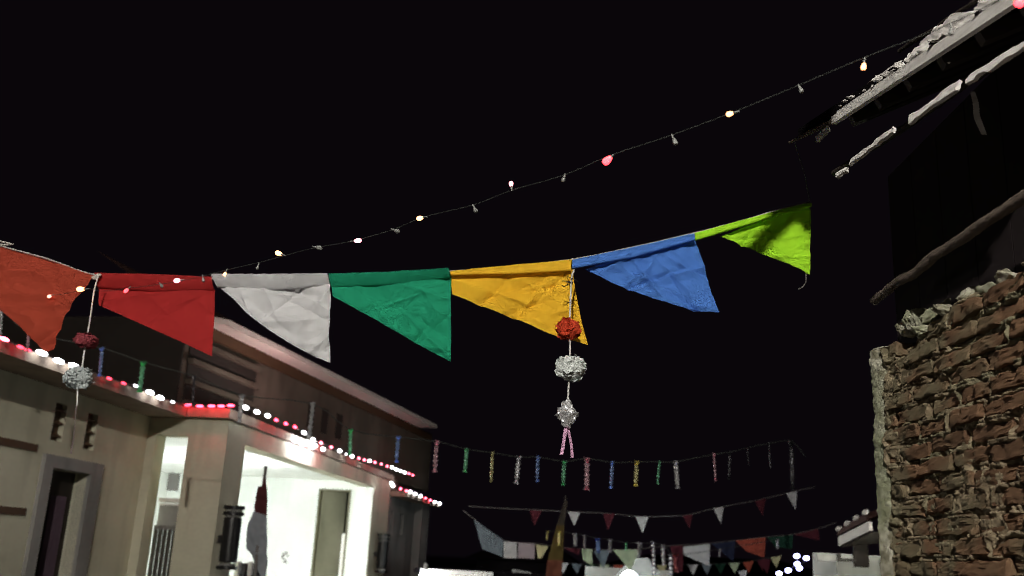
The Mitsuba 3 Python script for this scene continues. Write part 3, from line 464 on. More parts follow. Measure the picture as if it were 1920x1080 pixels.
near_ = ['at the left edge', 'by the orange pennant tip', 'by the dull red pompom', 'over white rope lamps', 'over the porch corner', 'at the porch corner', 'before the upper vents', 'over the pink beam', 'over the light rope end', 'near the eave tip', 'right of the house', 'first yellow one', 'left of a blue one', 'left of the ribbons', 'under the pink ribbons', 'right of the ribbons', 'after a pink one', 'second yellow one', 'dim', 'left of the gap', 'right of the gap', 'darkened as unlit, after gap', 'very short, darkened as unlit', 'darkened as unlit, second last', 'long, thin, darkened as unlit']
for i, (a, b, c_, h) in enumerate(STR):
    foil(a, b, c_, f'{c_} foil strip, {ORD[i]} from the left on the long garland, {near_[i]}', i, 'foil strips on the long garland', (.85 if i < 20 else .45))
gc = [tuple(p[0]) for p in STR]; one('garland_cord', 'thin dark cord of the long foil garland crossing from the house to the right', 'cord', tube(spline([(-4.35, 6.0, 2.98)] + gc + [(1.9, 10.0, 2.75)], 3), .004, 5), 'm_cable', True)

# ---------------------------------------------------------------- farther bunting: small pennants
FB = [([(-1.196, 14.0, 2.293), (-1.020, 14.0, 2.301), (-1.118, 14.0, 2.082)], 'r'), ([(-0.648, 14.0, 2.296), (-0.474, 14.0, 2.304), (-0.551, 14.0, 2.109)], 'w'), ([(-0.150, 14.0, 2.296), (0.014, 14.0, 2.304), (-0.077, 14.0, 2.072)], 'r'), ([(0.307, 14.0, 2.273), (0.485, 14.0, 2.281), (0.406, 14.0, 2.052)], 'w'), ([(0.959, 14.0, 2.318), (1.099, 14.0, 2.339), (1.055, 14.0, 2.148)], 'r'), ([(1.38, 14.0, 2.439), (1.527, 14.0, 2.460), (1.488, 14.0, 2.233)], 'w'), ([(1.953, 14.0, 2.567), (2.107, 14.0, 2.603), (2.058, 14.0, 2.368)], 'r'), ([(2.385, 14.0, 2.688), (2.538, 14.0, 2.717), (2.509, 14.0, 2.468)], 'w')]
cnt = {'r': 0, 'w': 0}
for i, (pts, c_) in enumerate(FB):
    cnt[c_] += 1
    one('small_pennant', f"small {'white' if c_ == 'w' else 'dull maroon'} pennant, {ORD[cnt[c_]-1]} {'white' if c_ == 'w' else 'maroon'} one from the left on the thin far string", 'pennant',
        sheet([pts[0], pts[1], pts[2]], .02, .006, 40 + i, 4), 'c_white' if c_ == 'w' else 'c_darkred', True, 'small pennants on the thin far string')
fc = [(-2.075, 14.0, 2.313), (-1.611, 14.0, 2.304), (-1.112, 14.0, 2.304), (-0.557, 14.0, 2.300), (-0.067, 14.0, 2.300), (0.396, 14.0, 2.277), (0.730, 14.0, 2.300), (1.026, 14.0, 2.328), (1.453, 14.0, 2.450), (2.033, 14.0, 2.585), (2.458, 14.0, 2.706), (2.787, 14.0, 2.793)]
one('far_string', 'thin far string carrying small white and maroon pennants', 'string', tube(spline(fc, 4), .004, 5), 'm_greytrim', True)
# lower row of mixed pennants
LB = [([(-1.844, 13.0, 2.093), (-1.438, 13.0, 1.844), (-1.441, 13.0, 1.634), (-1.570, 13.0, 1.675), (-1.714, 13.0, 1.715)], 'c_paleblue', 'large slate blue pennant at the left end of the low far row'), ([(-1.430, 13.0, 1.831), (-1.260, 13.0, 1.826), (-1.250, 13.0, 1.623), (-1.426, 13.0, 1.621)], 'c_white', 'white cloth square second from the left on the low far row'), ([(-1.239, 13.0, 1.827), (-1.021, 13.0, 1.817), (-1.019, 13.0, 1.628), (-1.237, 13.0, 1.631)], 'c_pinkgrey', 'pinkish grey cloth square on the low far row, left of the pale yellow one'), ([(-1.006, 13.0, 1.811), (-0.844, 13.0, 1.792), (-0.929, 13.0, 1.64), (-0.971, 13.0, 1.637)], 'c_paleyellow', 'pale yellow pennant just left of the tall feather banner'), ([(-0.655, 13.0, 1.788), (-0.426, 13.0, 1.785), (-0.444, 13.0, 1.704)], 'c_darkred', 'small dark maroon pennant just right of the tall feather banner'), ([(-0.405, 13.0, 1.780), (-0.273, 13.0, 1.786), (-0.261, 13.0, 1.580), (-0.387, 13.0, 1.647)], 'c_palegreen', 'pale green pennant, torn to a slanted tip, on the low far row'), ([(-0.252, 13.0, 1.767), (-0.045, 13.0, 1.784), (-0.115, 13.0, 1.547)], 'c_paleblue', 'slate blue pennant between the two pale green ones'), ([(-0.004, 13.0, 1.793), (0.346, 13.0, 1.810), (0.227, 13.0, 1.538)], 'c_palegreen', 'wide pale green pennant above the bright gate lamp'), ([(0.735, 13.0, 1.876), (0.898, 13.0, 1.890), (0.892, 13.0, 1.566), (0.791, 13.0, 1.574)], 'c_darkred', 'dark red cloth hanging beside the twisted foil streamers'), ([(0.891, 13.0, 1.870), (1.237, 13.0, 1.927), (1.229, 13.0, 1.649), (0.912, 13.0, 1.771)], 'c_white', 'large white pennant on the right half of the low far row'), ([(1.258, 13.0, 1.928), (1.562, 13.0, 1.976), (1.532, 13.0, 1.723)], 'c_navy', 'navy pennant between the white one and the orange red one'), ([(1.562, 13.0, 1.982), (1.946, 13.0, 2.041), (1.920, 13.0, 1.789), (1.694, 13.0, 1.856)], 'c_orangered', 'orange red pennant on the right half of the low far row'), ([(1.966, 13.0, 2.042), (2.287, 13.0, 2.090), (2.269, 13.0, 1.911), (2.063, 13.0, 1.927)], 'c_darkgreen', 'dark green pennant second from the right on the low far row'), ([(2.301, 13.0, 2.091), (2.603, 13.0, 2.178), (2.618, 13.0, 2.033)], 'c_darkred', 'dark red pennant at the right end of the low far row'), ([(1.584, 13.0, 1.601), (1.704, 13.0, 1.627), (1.675, 13.0, 1.476)], 'c_white', 'white pennant tip at the bottom edge under the orange red pennant'), ([(1.853, 13.0, 1.746), (2.000, 13.0, 1.773), (1.956, 13.0, 1.594)], 'c_darkred', 'dark maroon pennant hanging low under the orange red pennant')]
for i, (pts, c_, l) in enumerate(LB):
    one('low_pennant', l, 'pennant', sheet(pts, .018, .010, 60 + i, 8), c_, True, 'mixed pennants on the low far row')
lc = [(-1.998, 13.02, 2.205), (-1.847, 13.02, 2.100), (-1.440, 13.02, 1.845), (-1.016, 13.02, 1.825), (-0.629, 13.02, 1.789), (-0.280, 13.02, 1.786), (0.168, 13.02, 1.802), (0.736, 13.02, 1.876), (1.239, 13.02, 1.934), (1.564, 13.02, 1.983), (1.969, 13.02, 2.049), (2.305, 13.02, 2.098), (2.641, 13.02, 2.194), (2.843, 13.02, 2.270)]
one('low_far_cord', 'sagging cord carrying the mixed pennants of the low far row', 'cord', tube(spline(lc, 4), .004, 5), 'm_greytrim', True)
# small far foil strips
SF = [((-0.826, 12.5, 1.973), (-0.835, 12.5, 1.868), 'yellow', 'faint gold foil strip left of the feather banner'), ((-0.678, 12.5, 1.973), (-0.678, 12.5, 1.798), 'yellow', 'bright gold foil strip glinting on the feather banner'), ((-0.482, 12.5, 1.957), (-0.470, 12.5, 1.808), 'silver', 'dim silver foil strip first to the right of the feather banner'), ((-0.361, 12.5, 1.943), (-0.356, 12.5, 1.781), 'silver', 'small silver foil strip over the narrow pale green pennant'), ((-0.193, 12.5, 1.912), (-0.182, 12.5, 1.738), 'blue', 'small blue foil strip over the slate blue pennant'), ((-0.039, 12.5, 1.906), (-0.036, 12.5, 1.745), 'silver', 'brightest small silver foil strip between the slate blue and wide green pennants'), ((0.159, 12.5, 1.877), (0.161, 12.5, 1.781), 'green', 'tiny green foil strip over the wide pale green pennant'), ((0.331, 12.5, 1.885), (0.321, 12.5, 1.699), 'silver', 'silver foil strip at the right edge of the wide pale green pennant'), ((0.615, 12.5, 1.873), (0.629, 12.5, 1.625), 'silver', 'thick white foil strip left of the dark red cloth'), ((0.772, 12.5, 1.766), (0.780, 12.5, 1.550), 'red', 'reddish foil strip hanging over the dark red cloth'), ((1.319, 12.5, 1.857), (1.305, 12.5, 1.767), 'silver', 'tiny bright silver foil strip over the navy pennant'), ((2.012, 12.5, 2.005), (2.009, 12.5, 1.891), 'silver', 'tiny pale foil strip on the dark green pennant')]
for i, (a, b, c_, l) in enumerate(SF): foil(a, b, c_, l, i + 3, 'small foil strips on the far garland', 1.6, 'small_foil_strip')
sc = [tuple(p[0]) for p in SF]; one('far_garland_cord', 'faint cord of the far garland of small foil strips', 'cord', tube(spline(sorted(sc), 3), .004, 5), 'm_cable', True)
def helix(a, b, r, turns, label):
    a, b = np.array(a), np.array(b); n = 60; t = np.linspace(0, 1, n); ang = t * turns * 2 * np.pi; c0 = a + (b - a) * t[:, None]
    o = np.stack([np.cos(ang) * r, np.sin(ang) * r, 0 * ang], 1); v = np.vstack([c0 - o, c0 + o])
    f = [(i, i + 1, n + i + 1) for i in range(n - 1)] + [(i, n + i + 1, n + i) for i in range(n - 1)]
    one('twisted_streamer', label, 'streamer', trimesh.Trimesh(v, f, process=False), 'm_foil_silver', True)
helix((0.485, 12.4, 1.904), (0.509, 12.4, 1.468), .028, 4, 'twisted silver streamer hanging right of the wide pale green pennant')
helix((0.696, 12.3, 1.760), (0.704, 12.3, 1.480), .03, 2.5, 'twisted silver streamer over the left edge of the dark red cloth')
# feather banner
fb = thing('feather_banner', 'tall slim feather banner fading from grey over gold to red brown', 'banner')
part(fb, 'pole', tube([(-0.627, 12.8, 2.438), (-0.679, 12.8, 1.963), (-0.737, 12.8, 1.301)], .012, 8), 'm_darkwood', 40)
part(fb, 'grey_cloth', sheet([(-0.638, 12.76, 2.394), (-0.602, 12.76, 2.369), (-0.633, 12.76, 2.064), (-0.729, 12.76, 2.060)], .025, .008, 81, 5), 'c_brown', True)
part(fb, 'gold_cloth', sheet([(-0.729, 12.76, 2.060), (-0.633, 12.76, 2.064), (-0.638, 12.76, 1.633), (-0.829, 12.76, 1.623)], .025, .012, 82, 6), 'c_gold', True)
part(fb, 'red_cloth', sheet([(-0.829, 12.76, 1.623), (-0.638, 12.76, 1.633), (-0.648, 12.76, 1.339), (-0.858, 12.76, 1.328)], .025, .012, 83, 6), 'c_rust', True)

# ---------------------------------------------------------------- far end of the lane
def lamp_ball(name, label, p, r, rad, w=6):
    k = thing(name, label, 'lamp'); p = np.array(p)
    part(k, 'holder', tube([p + [0, .02, r], p + [0, .05, r + .10]], .03, 10), 'm_greytrim', 40)
    scene[k + '__bulb'] = emit(trimesh.creation.icosphere(3, r).apply_translation(p), rad, w, True); return k
cn = thing('stall_canopy', 'flat stall canopy with a bright white fascia at the bottom of the scene', 'canopy')
ca, cb = (-2.904, 15.0, 1.445), (-1.789, 15.0, 1.416)
part(cn, 'fascia', box(ca[0], cb[0], 14.97, 15.0, ca[2] - .16, ca[2] - .035), 'm_whitepaint')
part(cn, 'roof_sheet', box(ca[0] - .1, cb[0] + .9, 15.002, 17.5, ca[2] - .10, ca[2] - .03), 'm_void')
part(cn, 'post', box(cb[0] + .02, cb[0] + .12, 15.01, 15.11, 0, ca[2] - .101), 'm_darkwood')
lamp_ball('stall_lamp', 'glaring white bulb at the left end of the stall canopy', (-2.798, 14.8, 1.304), .075, (40, 42, 40))
lamp_ball('gate_lamp', 'glaring bluish white lamp below the wide pale green pennant', (0.238, 14.4, 1.407), .13, (75, 86, 86), 10)
lw_ = [(-0.461, 16.8, 1.559), (0.986, 16.8, 1.65)]  # wall added behind the gate lamp to stand in for its glow
one('added_glow_wall', 'added pale wall standing in for the glow around the gate lamp', 'wall', box(lw_[0][0], lw_[1][0], 16.8, 17.0, 0, lw_[0][2]), 'm_white')
TC = ['c_white', 'c_darkred', 'c_palegreen', 'c_paleblue', 'c_paleyellow', 'c_orangered', 'c_darkgreen']; TN = ['white', 'maroon', 'pale green', 'slate blue', 'pale yellow', 'orange', 'dark green']
TP = [[(-0.995, 18.0, 1.595), (-0.802, 18.0, 1.595), (-0.882, 18.0, 1.411)], [(-0.745, 18.0, 1.595), (-0.553, 18.0, 1.596), (-0.633, 18.0, 1.412)], [(-0.495, 18.0, 1.597), (-0.304, 18.0, 1.600), (-0.385, 18.0, 1.415)], [(-0.247, 18.0, 1.601), (-0.057, 18.0, 1.605), (-0.138, 18.0, 1.420)], [(-0.000, 18.0, 1.607), (0.189, 18.0, 1.613), (0.107, 18.0, 1.427)], [(0.530, 18.0, 1.627), (0.718, 18.0, 1.636), (0.636, 18.0, 1.449)], [(0.775, 18.0, 1.639), (0.963, 18.0, 1.650), (0.880, 18.0, 1.462)], [(1.319, 18.0, 1.674), (1.506, 18.0, 1.688), (1.422, 18.0, 1.499)], [(1.562, 18.0, 1.693), (1.749, 18.0, 1.708), (1.664, 18.0, 1.519)], [(1.805, 18.0, 1.713), (1.991, 18.0, 1.731), (1.905, 18.0, 1.541)], [(2.046, 18.0, 1.736), (2.232, 18.0, 1.755), (2.146, 18.0, 1.564)], [(2.288, 18.0, 1.761), (2.473, 18.0, 1.797), (2.387, 18.0, 1.590)], [(2.529, 18.0, 1.81), (2.714, 18.0, 1.853), (2.627, 18.0, 1.639)], [(2.770, 18.0, 1.867), (2.955, 18.0, 1.912), (2.867, 18.0, 1.697)]]
for i, pts in enumerate(TP):
    one('tiny_pennant', f'tiny {TN[(i * 3) % 7]} pennant, {ORD[i]} from the left on the lowest and farthest row', 'pennant', sheet(pts, .03, .01, 120 + i, 5), TC[(i * 3) % 7], True, 'tiny pennants on the farthest row')
one('farthest_cord', 'thin cord of the farthest row of tiny pennants', 'cord', tube([tuple(p) for q in TP for p in q[:2]], .005, 5), 'm_cable', True)
one('lean_to_roof', 'small pale grey lean-to roof at the bottom edge left of the feather banner', 'roof', trimesh.convex.convex_hull(np.array([(-1.540, 15.4, 1.466), (-1.257, 15.4, 1.433), (-1.118, 15.4, 1.290), (-1.563, 15.4, 1.267), (-1.640, 16.4, 1.457), (-1.338, 16.4, 1.422), (-1.191, 16.4, 1.270), (-1.664, 16.4, 1.246)])), 'm_grey')
one('far_house', 'dark low house behind the low far pennants on the left', 'house', cat_(box(-2.6, -.9, 19, 23, 0, 1.6), trimesh.convex.convex_hull(np.array([(-2.8, 18.8, 1.6), (-.7, 18.8, 1.6), (-2.8, 23, 1.6), (-.7, 23, 1.6), (-2.3, 20.5, 1.95), (-1.2, 20.5, 1.95)]))), 'm_void')
one('far_house', 'unlit far house closing the end of the lane on the right', 'house', cat_(box(-.2, 5.5, 26, 30, 0, 1.6), trimesh.convex.convex_hull(np.array([(-.4, 25.6, 1.6), (5.7, 25.6, 1.6), (-.4, 30, 1.6), (5.7, 30, 1.6), (1, 28, 1.95), (4.5, 28, 1.95)]))), 'm_void')
one('tarpaulin', 'pale grey tarpaulin sloping down beside the bright gate lamp', 'tarpaulin', sheet([(0.286, 15.2, 1.715), (0.526, 15.2, 1.735), (0.719, 15.2, 1.497), (0.752, 15.2, 1.361), (0.006, 15.2, 1.322), (0.066, 15.2, 1.487)], .02, .004, 91, 8), 'm_greytrim', True)
bl = thing('blue_light_string', 'short string of bluish white lights near the ground at the right', 'string of lights')
bp = [(1.859, 11.5, 1.602), (1.960, 11.5, 1.641), (2.061, 11.5, 1.716), (2.058, 11.5, 1.802), (2.163, 11.5, 1.784), (2.083, 11.5, 1.671)]
part(bl, 'cable', tube(bp, .006, 5), 'm_cable')
for i, p in enumerate(bp): scene[bl + '__lamp' + (f'_{i:03d}' if i else '')] = emit(ell(p, (1, 0, .2), .034, .026), (6, 6, 13), .5, True)
# house at the lower right
WH = thing('white_house', 'small white house with a lit pale fascia beside the brick wall', 'house')
y0 = 9.0
a, b = (1.906, 9.0, 1.719), (2.273, 9.0, 1.827)
part(WH, 'wall', box(a[0] - .12, 3.2, 9.0, 9.2, 0, 1.796), 'm_white')
part(WH, 'side_wall', box(a[0] - .13, a[0] - .01, 8.2, 8.99, 0, 1.72), 'm_white')
wz0, wz1 = 1.691, 1.817
wn = part(WH, 'window', box(2.093, 2.219, 8.97, 8.995, wz0, wz1 + .1), 'm_darkwood')
part(WH, 'window_rail', box(1.957, 2.111, 8.965, 8.99, 1.734, 1.757), 'm_gate')
part(WH, 'window_post', box(1.952, 1.979, 8.955, 8.985, .2, 1.799), 'm_gate')
f0, f1 = np.array((1.986, 9.0, 1.899)), np.array((2.081, 8.3, 2.010))
part(WH, 'fascia', beam(f0, f1, .03, .075), 'm_whitepaint')
part(WH, 'soffit', trimesh.convex.convex_hull(np.array([f0 + [0, 0, -.05], f1 + [0, 0, -.05], f0 + [.7, .1, .05], f1 + [.7, .1, .05], f0 + [.7, .1, .08], f1 + [.7, .1, .08]])), 'm_darkwood')
ta, tb = np.array((1.981, 9.0, 2.009)), np.array((2.069, 8.4, 2.125))
for k in range(4):
    q = ta + (tb - ta) * (k / 3.0); part(WH, 'roof_tile', ell(q, (tb - ta) + np.array([.05, 0, .02]), .05, .022), 'm_whitepaint', 40)
part(WH, 'roof', trimesh.convex.convex_hull(np.array([f0 + [-.02, .02, .05], f1 + [-.02, .02, .05], ta + [0, .03, -.01], tb + [0, .03, -.01], ta + [1.2, 1.5, .4], tb + [1.2, 1.5, .4]])), 'm_roof')
lamp_ball('house_lamp', 'bulb lighting the white house, hidden behind the brick wall edge', (2.6, 7.75, 1.55), .06, (170, 165, 140), 6)
one('drain_pipe', 'grey upright drain pipe beside the end of the brick wall', 'pipe', tube([(1.02, 3.75, 0), (1.02, 3.75, 1.4), (1.02, 3.75, 2.05)], .035, 14), 'm_greytrim', True)

# ---------------------------------------------------------------- brick house on the right
BH = thing('brick_house', 'old brick house with a crumbling wall and ragged tiled eave on the right', 'house')
W0 = np.array([.899, 3.36]); wt = np.array([.105, -.9945]); wt /= np.linalg.norm(wt); wn_ = np.array([-wt[1] * -1, wt[0] * -1]); wn_ = np.array([wt[1], -wt[0]])
if wn_[0] > 0: wn_ = -wn_
def wpt(s, z, o): return np.stack([W0[0] + wt[0] * s + wn_[0] * o, W0[1] + wt[1] * s + wn_[1] * o, z + 0 * s], -1)
BHH, BLN, MJ = .043, .205, .015
rs = RS(21); CH = BHH + MJ; ZTOP = 2.37; rows = []
ZB = 1.0; nr = int((ZTOP - ZB) / CH)
S1 = 2.2
joint = np.zeros(0)
bricks = []
for r in range(nr):
    z = ZTOP - (r + 1) * CH; s = .07 + (0 if r % 2 else -BLN / 2) + rs.uniform(-.015, .015)
    while s < S1:
        L = BLN * rs.uniform(.86, 1.15); 
        if s + L > .07:
            s0 = max(s, .07)
            if s + L - s0 > .05 and not (r == 0 and .12 < s0 < .30) : bricks.append((s0, s + L, z + rs.uniform(-.004, .004), rs.uniform(-.008, .008), rs.uniform(-.05, .05)))
        s += L + MJ * rs.uniform(.25, .8)
wl = BH + '__wall'
# mortar bed with squeezed joints
ns, nz = 560, 400
S, Z = np.meshgrid(np.linspace(.03, 1.45, ns), np.linspace(1.35, ZTOP + .02, nz))
inside = np.full(S.shape, -1.0)
for s0, s1, z, rec, tl in bricks:
    zz = z + tl * (S - s0) * .4
    dd = np.minimum(np.minimum(S - s0, s1 - S), np.minimum(Z - zz, zz + BHH - Z)); inside = np.maximum(inside, np.where(dd > -.05, dd, -1))
P3 = np.stack([S, Z, 0 * S], -1)
lip = np.exp(-((inside + .004) / .009) ** 2)
nz1 = mfbm(P3 * 22, 4, 3); nz2 = mfbm(P3 * 70, 3, 8); big = mfbm(P3 * 5.5, 3, 30)
smear = np.clip((mfbm(P3 * 8 + 40, 4, 5) - .50) * 8, 0, 1) * np.clip(1.2 - S * .45, .35, 1)
hgt = -.012 + .022 * lip * np.clip(nz1 * 2.6 - .7, -.35, 1.2) + .012 * (nz2 - .5) + .016 * (big - .5)
deep = np.clip(inside / .012, 0, 1); hgt = hgt - .03 * deep * (1 - smear) + smear * .020 * deep
hgt += .02 * np.clip(1 - (S - .03) / .12, 0, 1)
ZT_ = ZTOP - .02 + .05 * (mfbm(np.stack([S * 9, 0 * S, 0 * S], -1), 3, 2) - .5) * 2 - .10 * np.exp(-((S - .20) / .07) ** 2)
Zc = np.minimum(Z, ZT_)
V = wpt(S, Zc, hgt).reshape(-1, 3); i, j = np.meshgrid(np.arange(nz - 1), np.arange(ns - 1), indexing='ij'); q = i * ns + j
F_ = np.concatenate([np.stack([q, q + 1, q + ns + 1], -1).reshape(-1, 3), np.stack([q, q + ns + 1, q + ns], -1).reshape(-1, 3)])
scene[wl] = mikit.ply(trimesh.Trimesh(V, F_, process=False), 'm_mortar', True)
def wbox(s0, s1, z0, z1, o0, o1):
    return trimesh.convex.convex_hull(np.array([wpt(np.array(s), z, o) for s in (s0, s1) for z in (z0, z1) for o in (o0, o1)]))
part(BH, 'wall_core', cat_(wbox(.0, 2.3, 0, ZTOP - .17, -.2, -.045), wbox(0.0, 2.3, 0, 1.348, -.045, -.012), wbox(1.452, 2.3, 1.35, ZTOP - .02, -.045, -.012)), 'm_mortar')
base = trimesh.creation.box(extents=(1, 1, 1)).subdivide().subdivide().subdivide()
bv = base.vertices.copy()
for k, (s0, s1, z, rec, tl) in enumerate(bricks[:299]):
    L = s1 - s0; v = bv.copy()
    e = np.abs(v) * 2; rnd = ((e ** 14).sum(1)) ** (1 / 14.0); v = v / np.maximum(rnd, 1e-6)[:, None] * np.where(rnd > 0, 1, 1)[:, None] * .98
    loc = v * [L, BHH, .07]; ss = s0 + L / 2 + loc[:, 0]; zz = z + BHH / 2 + loc[:, 1] + tl * loc[:, 0] * .4
    pn = np.stack([ss, zz, loc[:, 2]], 1)
    oo = loc[:, 2] - .026 + rec + (mfbm(pn * 26 + k, 4, 1) - .5) * .026 + (np.abs(mfbm(pn * 60, 4, 4) - .5) - .1) * -.030 + rs.uniform(-.06, .06) * loc[:, 0] * .5 + rs.uniform(-.25, .10) * loc[:, 1]
    zz = zz + (mfbm(pn * 34 + 7, 4, 6) - .5) * .022; ss = ss + (mfbm(pn * 30 + 3, 3, 7) - .5) * .012
    part(wl, 'brick', trimesh.Trimesh(wpt(ss, zz, oo), base.faces, process=False), 'm_brick', 28)
# loose half brick and rubble on the wall top
def chunk(c, sz, seed, m='m_plaster', name='rubble'):
    g_ = trimesh.creation.icosphere(3); v = g_.vertices; g_.vertices = (v * (1 + 1.1 * (mfbm(v * 2.2 + seed, 4) - .5))[:, None]) * sz
    g_.apply_transform(trimesh.transformations.rotation_matrix(seed * 1.3, [.3, .5, 1])); g_.apply_translation(c); part(BH, name, g_, m, 60)
for k, (u, v, yy, sz) in enumerate([((0.944, 2.93, 2.386), 0, 2.93, (0.02, 0.02, 0.045)), ((0.980, 2.72, 2.371), 1, 2.72, (0.055, 0.03, 0.025)), ((0.918, 3.1, 2.396), 2, 3.1, (0.045, 0.03, 0.015)), ((0.957, 2.78, 2.339), 3, 2.78, (0.06, 0.03, 0.02)), ((0.926, 3.0, 2.336), 4, 3.0, (0.05, 0.03, 0.02)), ((0.990, 2.55, 2.371), 5, 2.55, (0.05, 0.03, 0.016)), ((0.920, 3.18, 2.395), 6, 3.18, (0.04, 0.03, 0.018)), ((0.932, 3.08, 2.395), 7, 3.08, (0.05, 0.03, 0.016)), ((0.944, 2.98, 2.394), 8, 2.98, (0.05, 0.03, 0.02)), ((0.947, 2.86, 2.368), 9, 2.86, (0.06, 0.03, 0.018)), ((0.983, 2.66, 2.367), 10, 2.66, (0.06, 0.03, 0.016))]):
    chunk(np.array(u) + [.03, 0, 0], sz, k + 1)
# rendered plaster end of the wall
n1, n2 = 90, 420; uu, zz = np.meshgrid(np.linspace(0, 1, n1), np.linspace(1.3, 2.36, n2))
wid = .075 + .05 * np.clip((1.85 - zz) / .4, 0, 1) ** 1.5 + .03 * (mfbm(np.stack([0 * zz, zz * 9, 0 * zz], -1), 3, 11) - .5)
ss = -.06 + uu * (wid + .06)
prof = .022 * np.sin(np.clip(uu * 1.15, 0, 1) * math.pi) ** .7 + .004
P3 = np.stack([ss * 10, zz * 10, 0 * ss], -1)
oo = prof + .020 * (mfbm(P3 * 2.2, 4, 9) - .5) + .008 * (mfbm(P3 * 8, 3, 12) - .5)
oo = np.where(uu < .2, oo - .16 * (.2 - uu) / .2, oo); oo = np.where(uu > .93, oo - .03 * (uu - .93) / .07, oo)
V = wpt(ss, zz, oo).reshape(-1, 3); i, j = np.meshgrid(np.arange(n2 - 1), np.arange(n1 - 1), indexing='ij'); q = i * n1 + j
part(BH, 'plaster_edge', trimesh.Trimesh(V, np.concatenate([np.stack([q, q + 1, q + n1 + 1], -1).reshape(-1, 3), np.stack([q, q + n1 + 1, q + n1], -1).reshape(-1, 3)]), process=False), 'm_plaster', True)
# wall plate
c0, c1 = np.array((0.858, 3.22, 2.502)), np.array((0.99, 2.130, 2.512))
def rough_beam(a, b, r, seed, n=70, jit=.25, rn=.35):
    t = np.linspace(0, 1, n)[:, None]; p = np.array(a) * (1 - t) + np.array(b) * t
    p = p + (np.stack([mfbm(np.hstack([t * 7, t * 0 + k, t * 0 + seed]), 3) for k in range(3)], 1) - .5) * r * 1.2
    return tube(p, r * (1 + rn * (mfbm(np.hstack([t * 16, t * 0, t * 0 + seed]), 3) - .5)), 12, jit, seed)
part(BH, 'wall_plate', rough_beam(c0, c1, .015, 3, 110, .18, .25), 'm_brownwood', 50)
chunk(np.array((0.859, 3.22, 2.495)), (.010, .010, .012), 5, 'm_palewood', 'plate_end')
# eave: fascia board A, bamboo purlin B, struts, tiles
A0, A1 = np.array((0.649, 2.78, 2.939)), np.array((0.855, 1.82, 2.787))
part(BH, 'fascia_board', cat_(*[beam(A0 + (A1 - A0) * a_ + [0, 0, .012], A0 + (A1 - A0) * b_ + [0, 0, .012], .016, .030) for a_, b_ in ((0, 1),)]), 'm_palewood')
tn = 26; rs = RS(33)
for k in range(tn):
    t = (k + .5) / tn; q = A0 + (A1 - A0) * t; d = (A1 - A0) / np.linalg.norm(A1 - A0)
    wd = .045 * rs.uniform(.8, 1.3); hh = .012 + .055 * min(1, t * 1.5) * rs.uniform(.35, 1.0)
    nx, ny = 7, 5; gx, gy = np.meshgrid(np.linspace(-1, 1, nx), np.linspace(0, 1, ny))
    inw = np.array([.7, .35, 0.0])
    dt = d * .75 + np.array([.55, .10, 0.0]) * (1 if k % 5 else .4); dt /= np.linalg.norm(dt)
    pts = q + dt * (gx * wd * .80)[..., None] + np.array([0, 0, 1.0]) * (.030 + gy * hh * (1 - .25 * gx ** 2) + .012 * rs.rand(ny, nx))[..., None] + inw * (gy * .03 + .012 * (1 - gx ** 2) + .02 * rs.rand())[..., None]
    vt = pts.reshape(-1, 3); bk = vt + [.012, .006, -.002]
    f1 = [(i * nx + j, i * nx + j + 1, (i + 1) * nx + j + 1) for i in range(ny - 1) for j in range(nx - 1)] + [(i * nx + j, (i + 1) * nx + j + 1, (i + 1) * nx + j) for i in range(ny - 1) for j in range(nx - 1)]
    N = len(vt); f2 = [(c_ + N, b_ + N, a_ + N) for a_, b_, c_ in f1]
    rim = [j for j in range(nx)] + [i * nx + nx - 1 for i in range(1, ny)] + [(ny - 1) * nx + j for j in range(nx - 2, -1, -1)] + [i * nx for i in range(ny - 2, 0, -1)]
    f3 = []
    for a_, b_ in zip(rim, rim[1:] + rim[:1]): f3 += [(a_, a_ + N, b_ + N), (a_, b_ + N, b_)]
    part(BH, 'roof_tile', trimesh.Trimesh(np.vstack([vt, bk]), f1 + f2 + f3, process=False), 'm_oldtile', 40)
E0 = np.array((0.553, 3.0, 2.974))
part(BH, 'fascia_tip', tube([E0, E0 * .5 + A0 * .5 + [0, 0, .004], A0 + [0, 0, .01]], [.004, .008, .010], 8, .4, 2), 'm_brownwood', 40)
part(BH, 'fascia_tip', beam((0.613, 2.86, 2.921), (0.637, 2.8, 2.933), .01, .02), 'm_palewood')
part(BH, 'batten', rough_beam((0.655, 2.84, 3.012), (0.803, 2.5, 3.005), .007, 6), 'm_brownwood', 40)
part(BH, 'batten', rough_beam((0.772, 2.5, 3.027), (0.852, 2.1, 2.946), .006, 7), 'm_darkwood', 40)
for k, (p, q) in enumerate([((0.633, 2.7, 2.731), (0.651, 2.66, 2.735)), ((0.664, 2.66, 2.755), (0.730, 2.46, 2.767)), ((0.751, 2.39, 2.759), (0.809, 2.19, 2.756)), ((0.816, 2.15, 2.748), (0.864, 1.9, 2.711))]):
    p, q = np.array(p), np.array(q); h_ = (.016, .018, .026, .023)[k]; m_ = beam(p, q, .010, h_, (.45, -.35, 1)).subdivide().subdivide().subdivide().subdivide()
    m_.vertices += .012 * (np.stack([mfbm(m_.vertices * 40 + 9 * j_, 3, k) for j_ in range(3)], 1) - .5); part(BH, 'purlin', m_, 'm_palewood', 40)
part(BH, 'purlin', rough_beam(np.array((0.673, 2.96, 2.840)) + [.012, .01, .012], np.array((0.951, 2.05, 2.810)) + [.012, .01, .012], .010, 26), 'm_darkwood', 50)
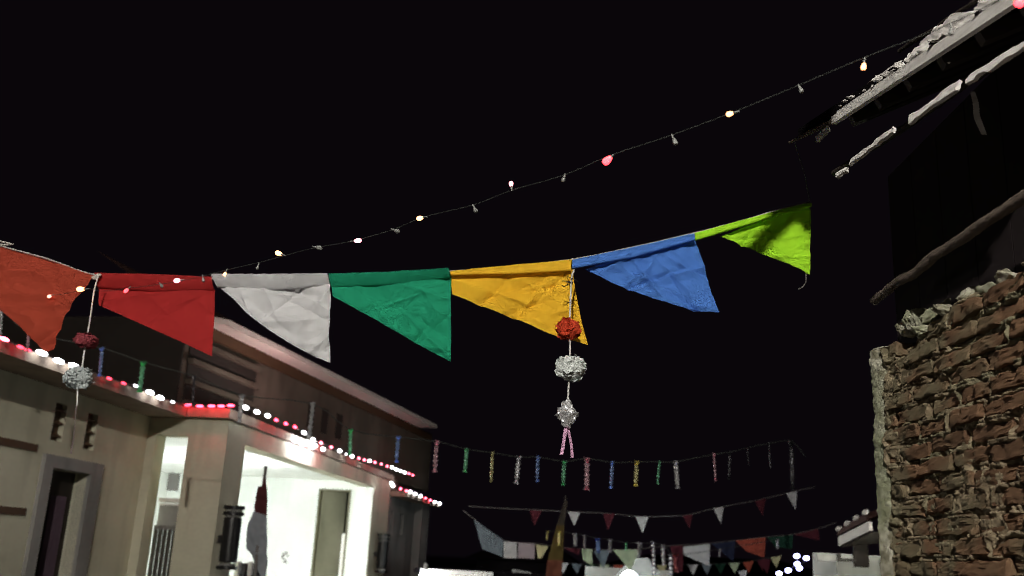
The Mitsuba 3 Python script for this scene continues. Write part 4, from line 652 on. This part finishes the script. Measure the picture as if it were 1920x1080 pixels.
part(BH, 'torn_strip', ribbon([(0.903, 2.36, 2.827), (0.908, 2.36, 2.792), (0.908, 2.36, 2.757), (0.915, 2.36, 2.730), (0.922, 2.36, 2.705)], .012), 'm_palewood', True)
# roof sheet over the eave, board wall under it
Rr = np.array([E0 + [.03, 0, .02], A1 + [.03, -.0, .03], E0 + [1.6, .1, .75], A1 + [1.6, -.1, .75]])
part(BH, 'roof_sheet', trimesh.convex.convex_hull(np.vstack([Rr, Rr + [0, 0, .03]])), 'm_void')
for k in range(6):
    q = A0 + (A1 - A0) * (k + .3) / 6
    part(BH, 'rafter', beam(q + [.03, 0, -.005], q + [1.3, 0, .58], .03, .035), 'm_darkwood')
for k in range(9):
    s_ = .02 + k * .2; part(BH, 'gable_plank', wbox(s_, s_ + .195, 2.30, 3.0, -.08, -.06), 'm_tarwood')
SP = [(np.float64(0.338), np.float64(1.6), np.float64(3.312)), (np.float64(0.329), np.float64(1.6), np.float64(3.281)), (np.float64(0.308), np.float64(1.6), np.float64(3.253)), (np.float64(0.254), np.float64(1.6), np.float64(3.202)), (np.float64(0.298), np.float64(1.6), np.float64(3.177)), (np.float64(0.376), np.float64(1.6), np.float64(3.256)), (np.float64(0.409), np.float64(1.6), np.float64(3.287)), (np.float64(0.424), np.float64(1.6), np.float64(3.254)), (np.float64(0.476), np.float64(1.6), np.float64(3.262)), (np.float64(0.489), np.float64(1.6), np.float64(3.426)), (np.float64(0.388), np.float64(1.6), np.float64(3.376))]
sp = sg.Polygon([(p[0], p[2]) for p in SP] )  # cutout added out of view, shaped to cast the lime pennant's shadow
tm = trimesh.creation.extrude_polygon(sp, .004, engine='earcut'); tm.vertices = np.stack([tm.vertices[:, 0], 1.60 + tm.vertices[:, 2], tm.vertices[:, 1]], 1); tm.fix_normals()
part(BH, 'added_shade_sheet', cat_(tm, beam((SP[9][0] - .03, 1.61, SP[9][2] - .03), (1.25, 1.68, 3.10), .012, .012), beam((1.25, 1.68, 3.11), (1.25, 1.95, 2.98), .012, .012)), 'm_void')
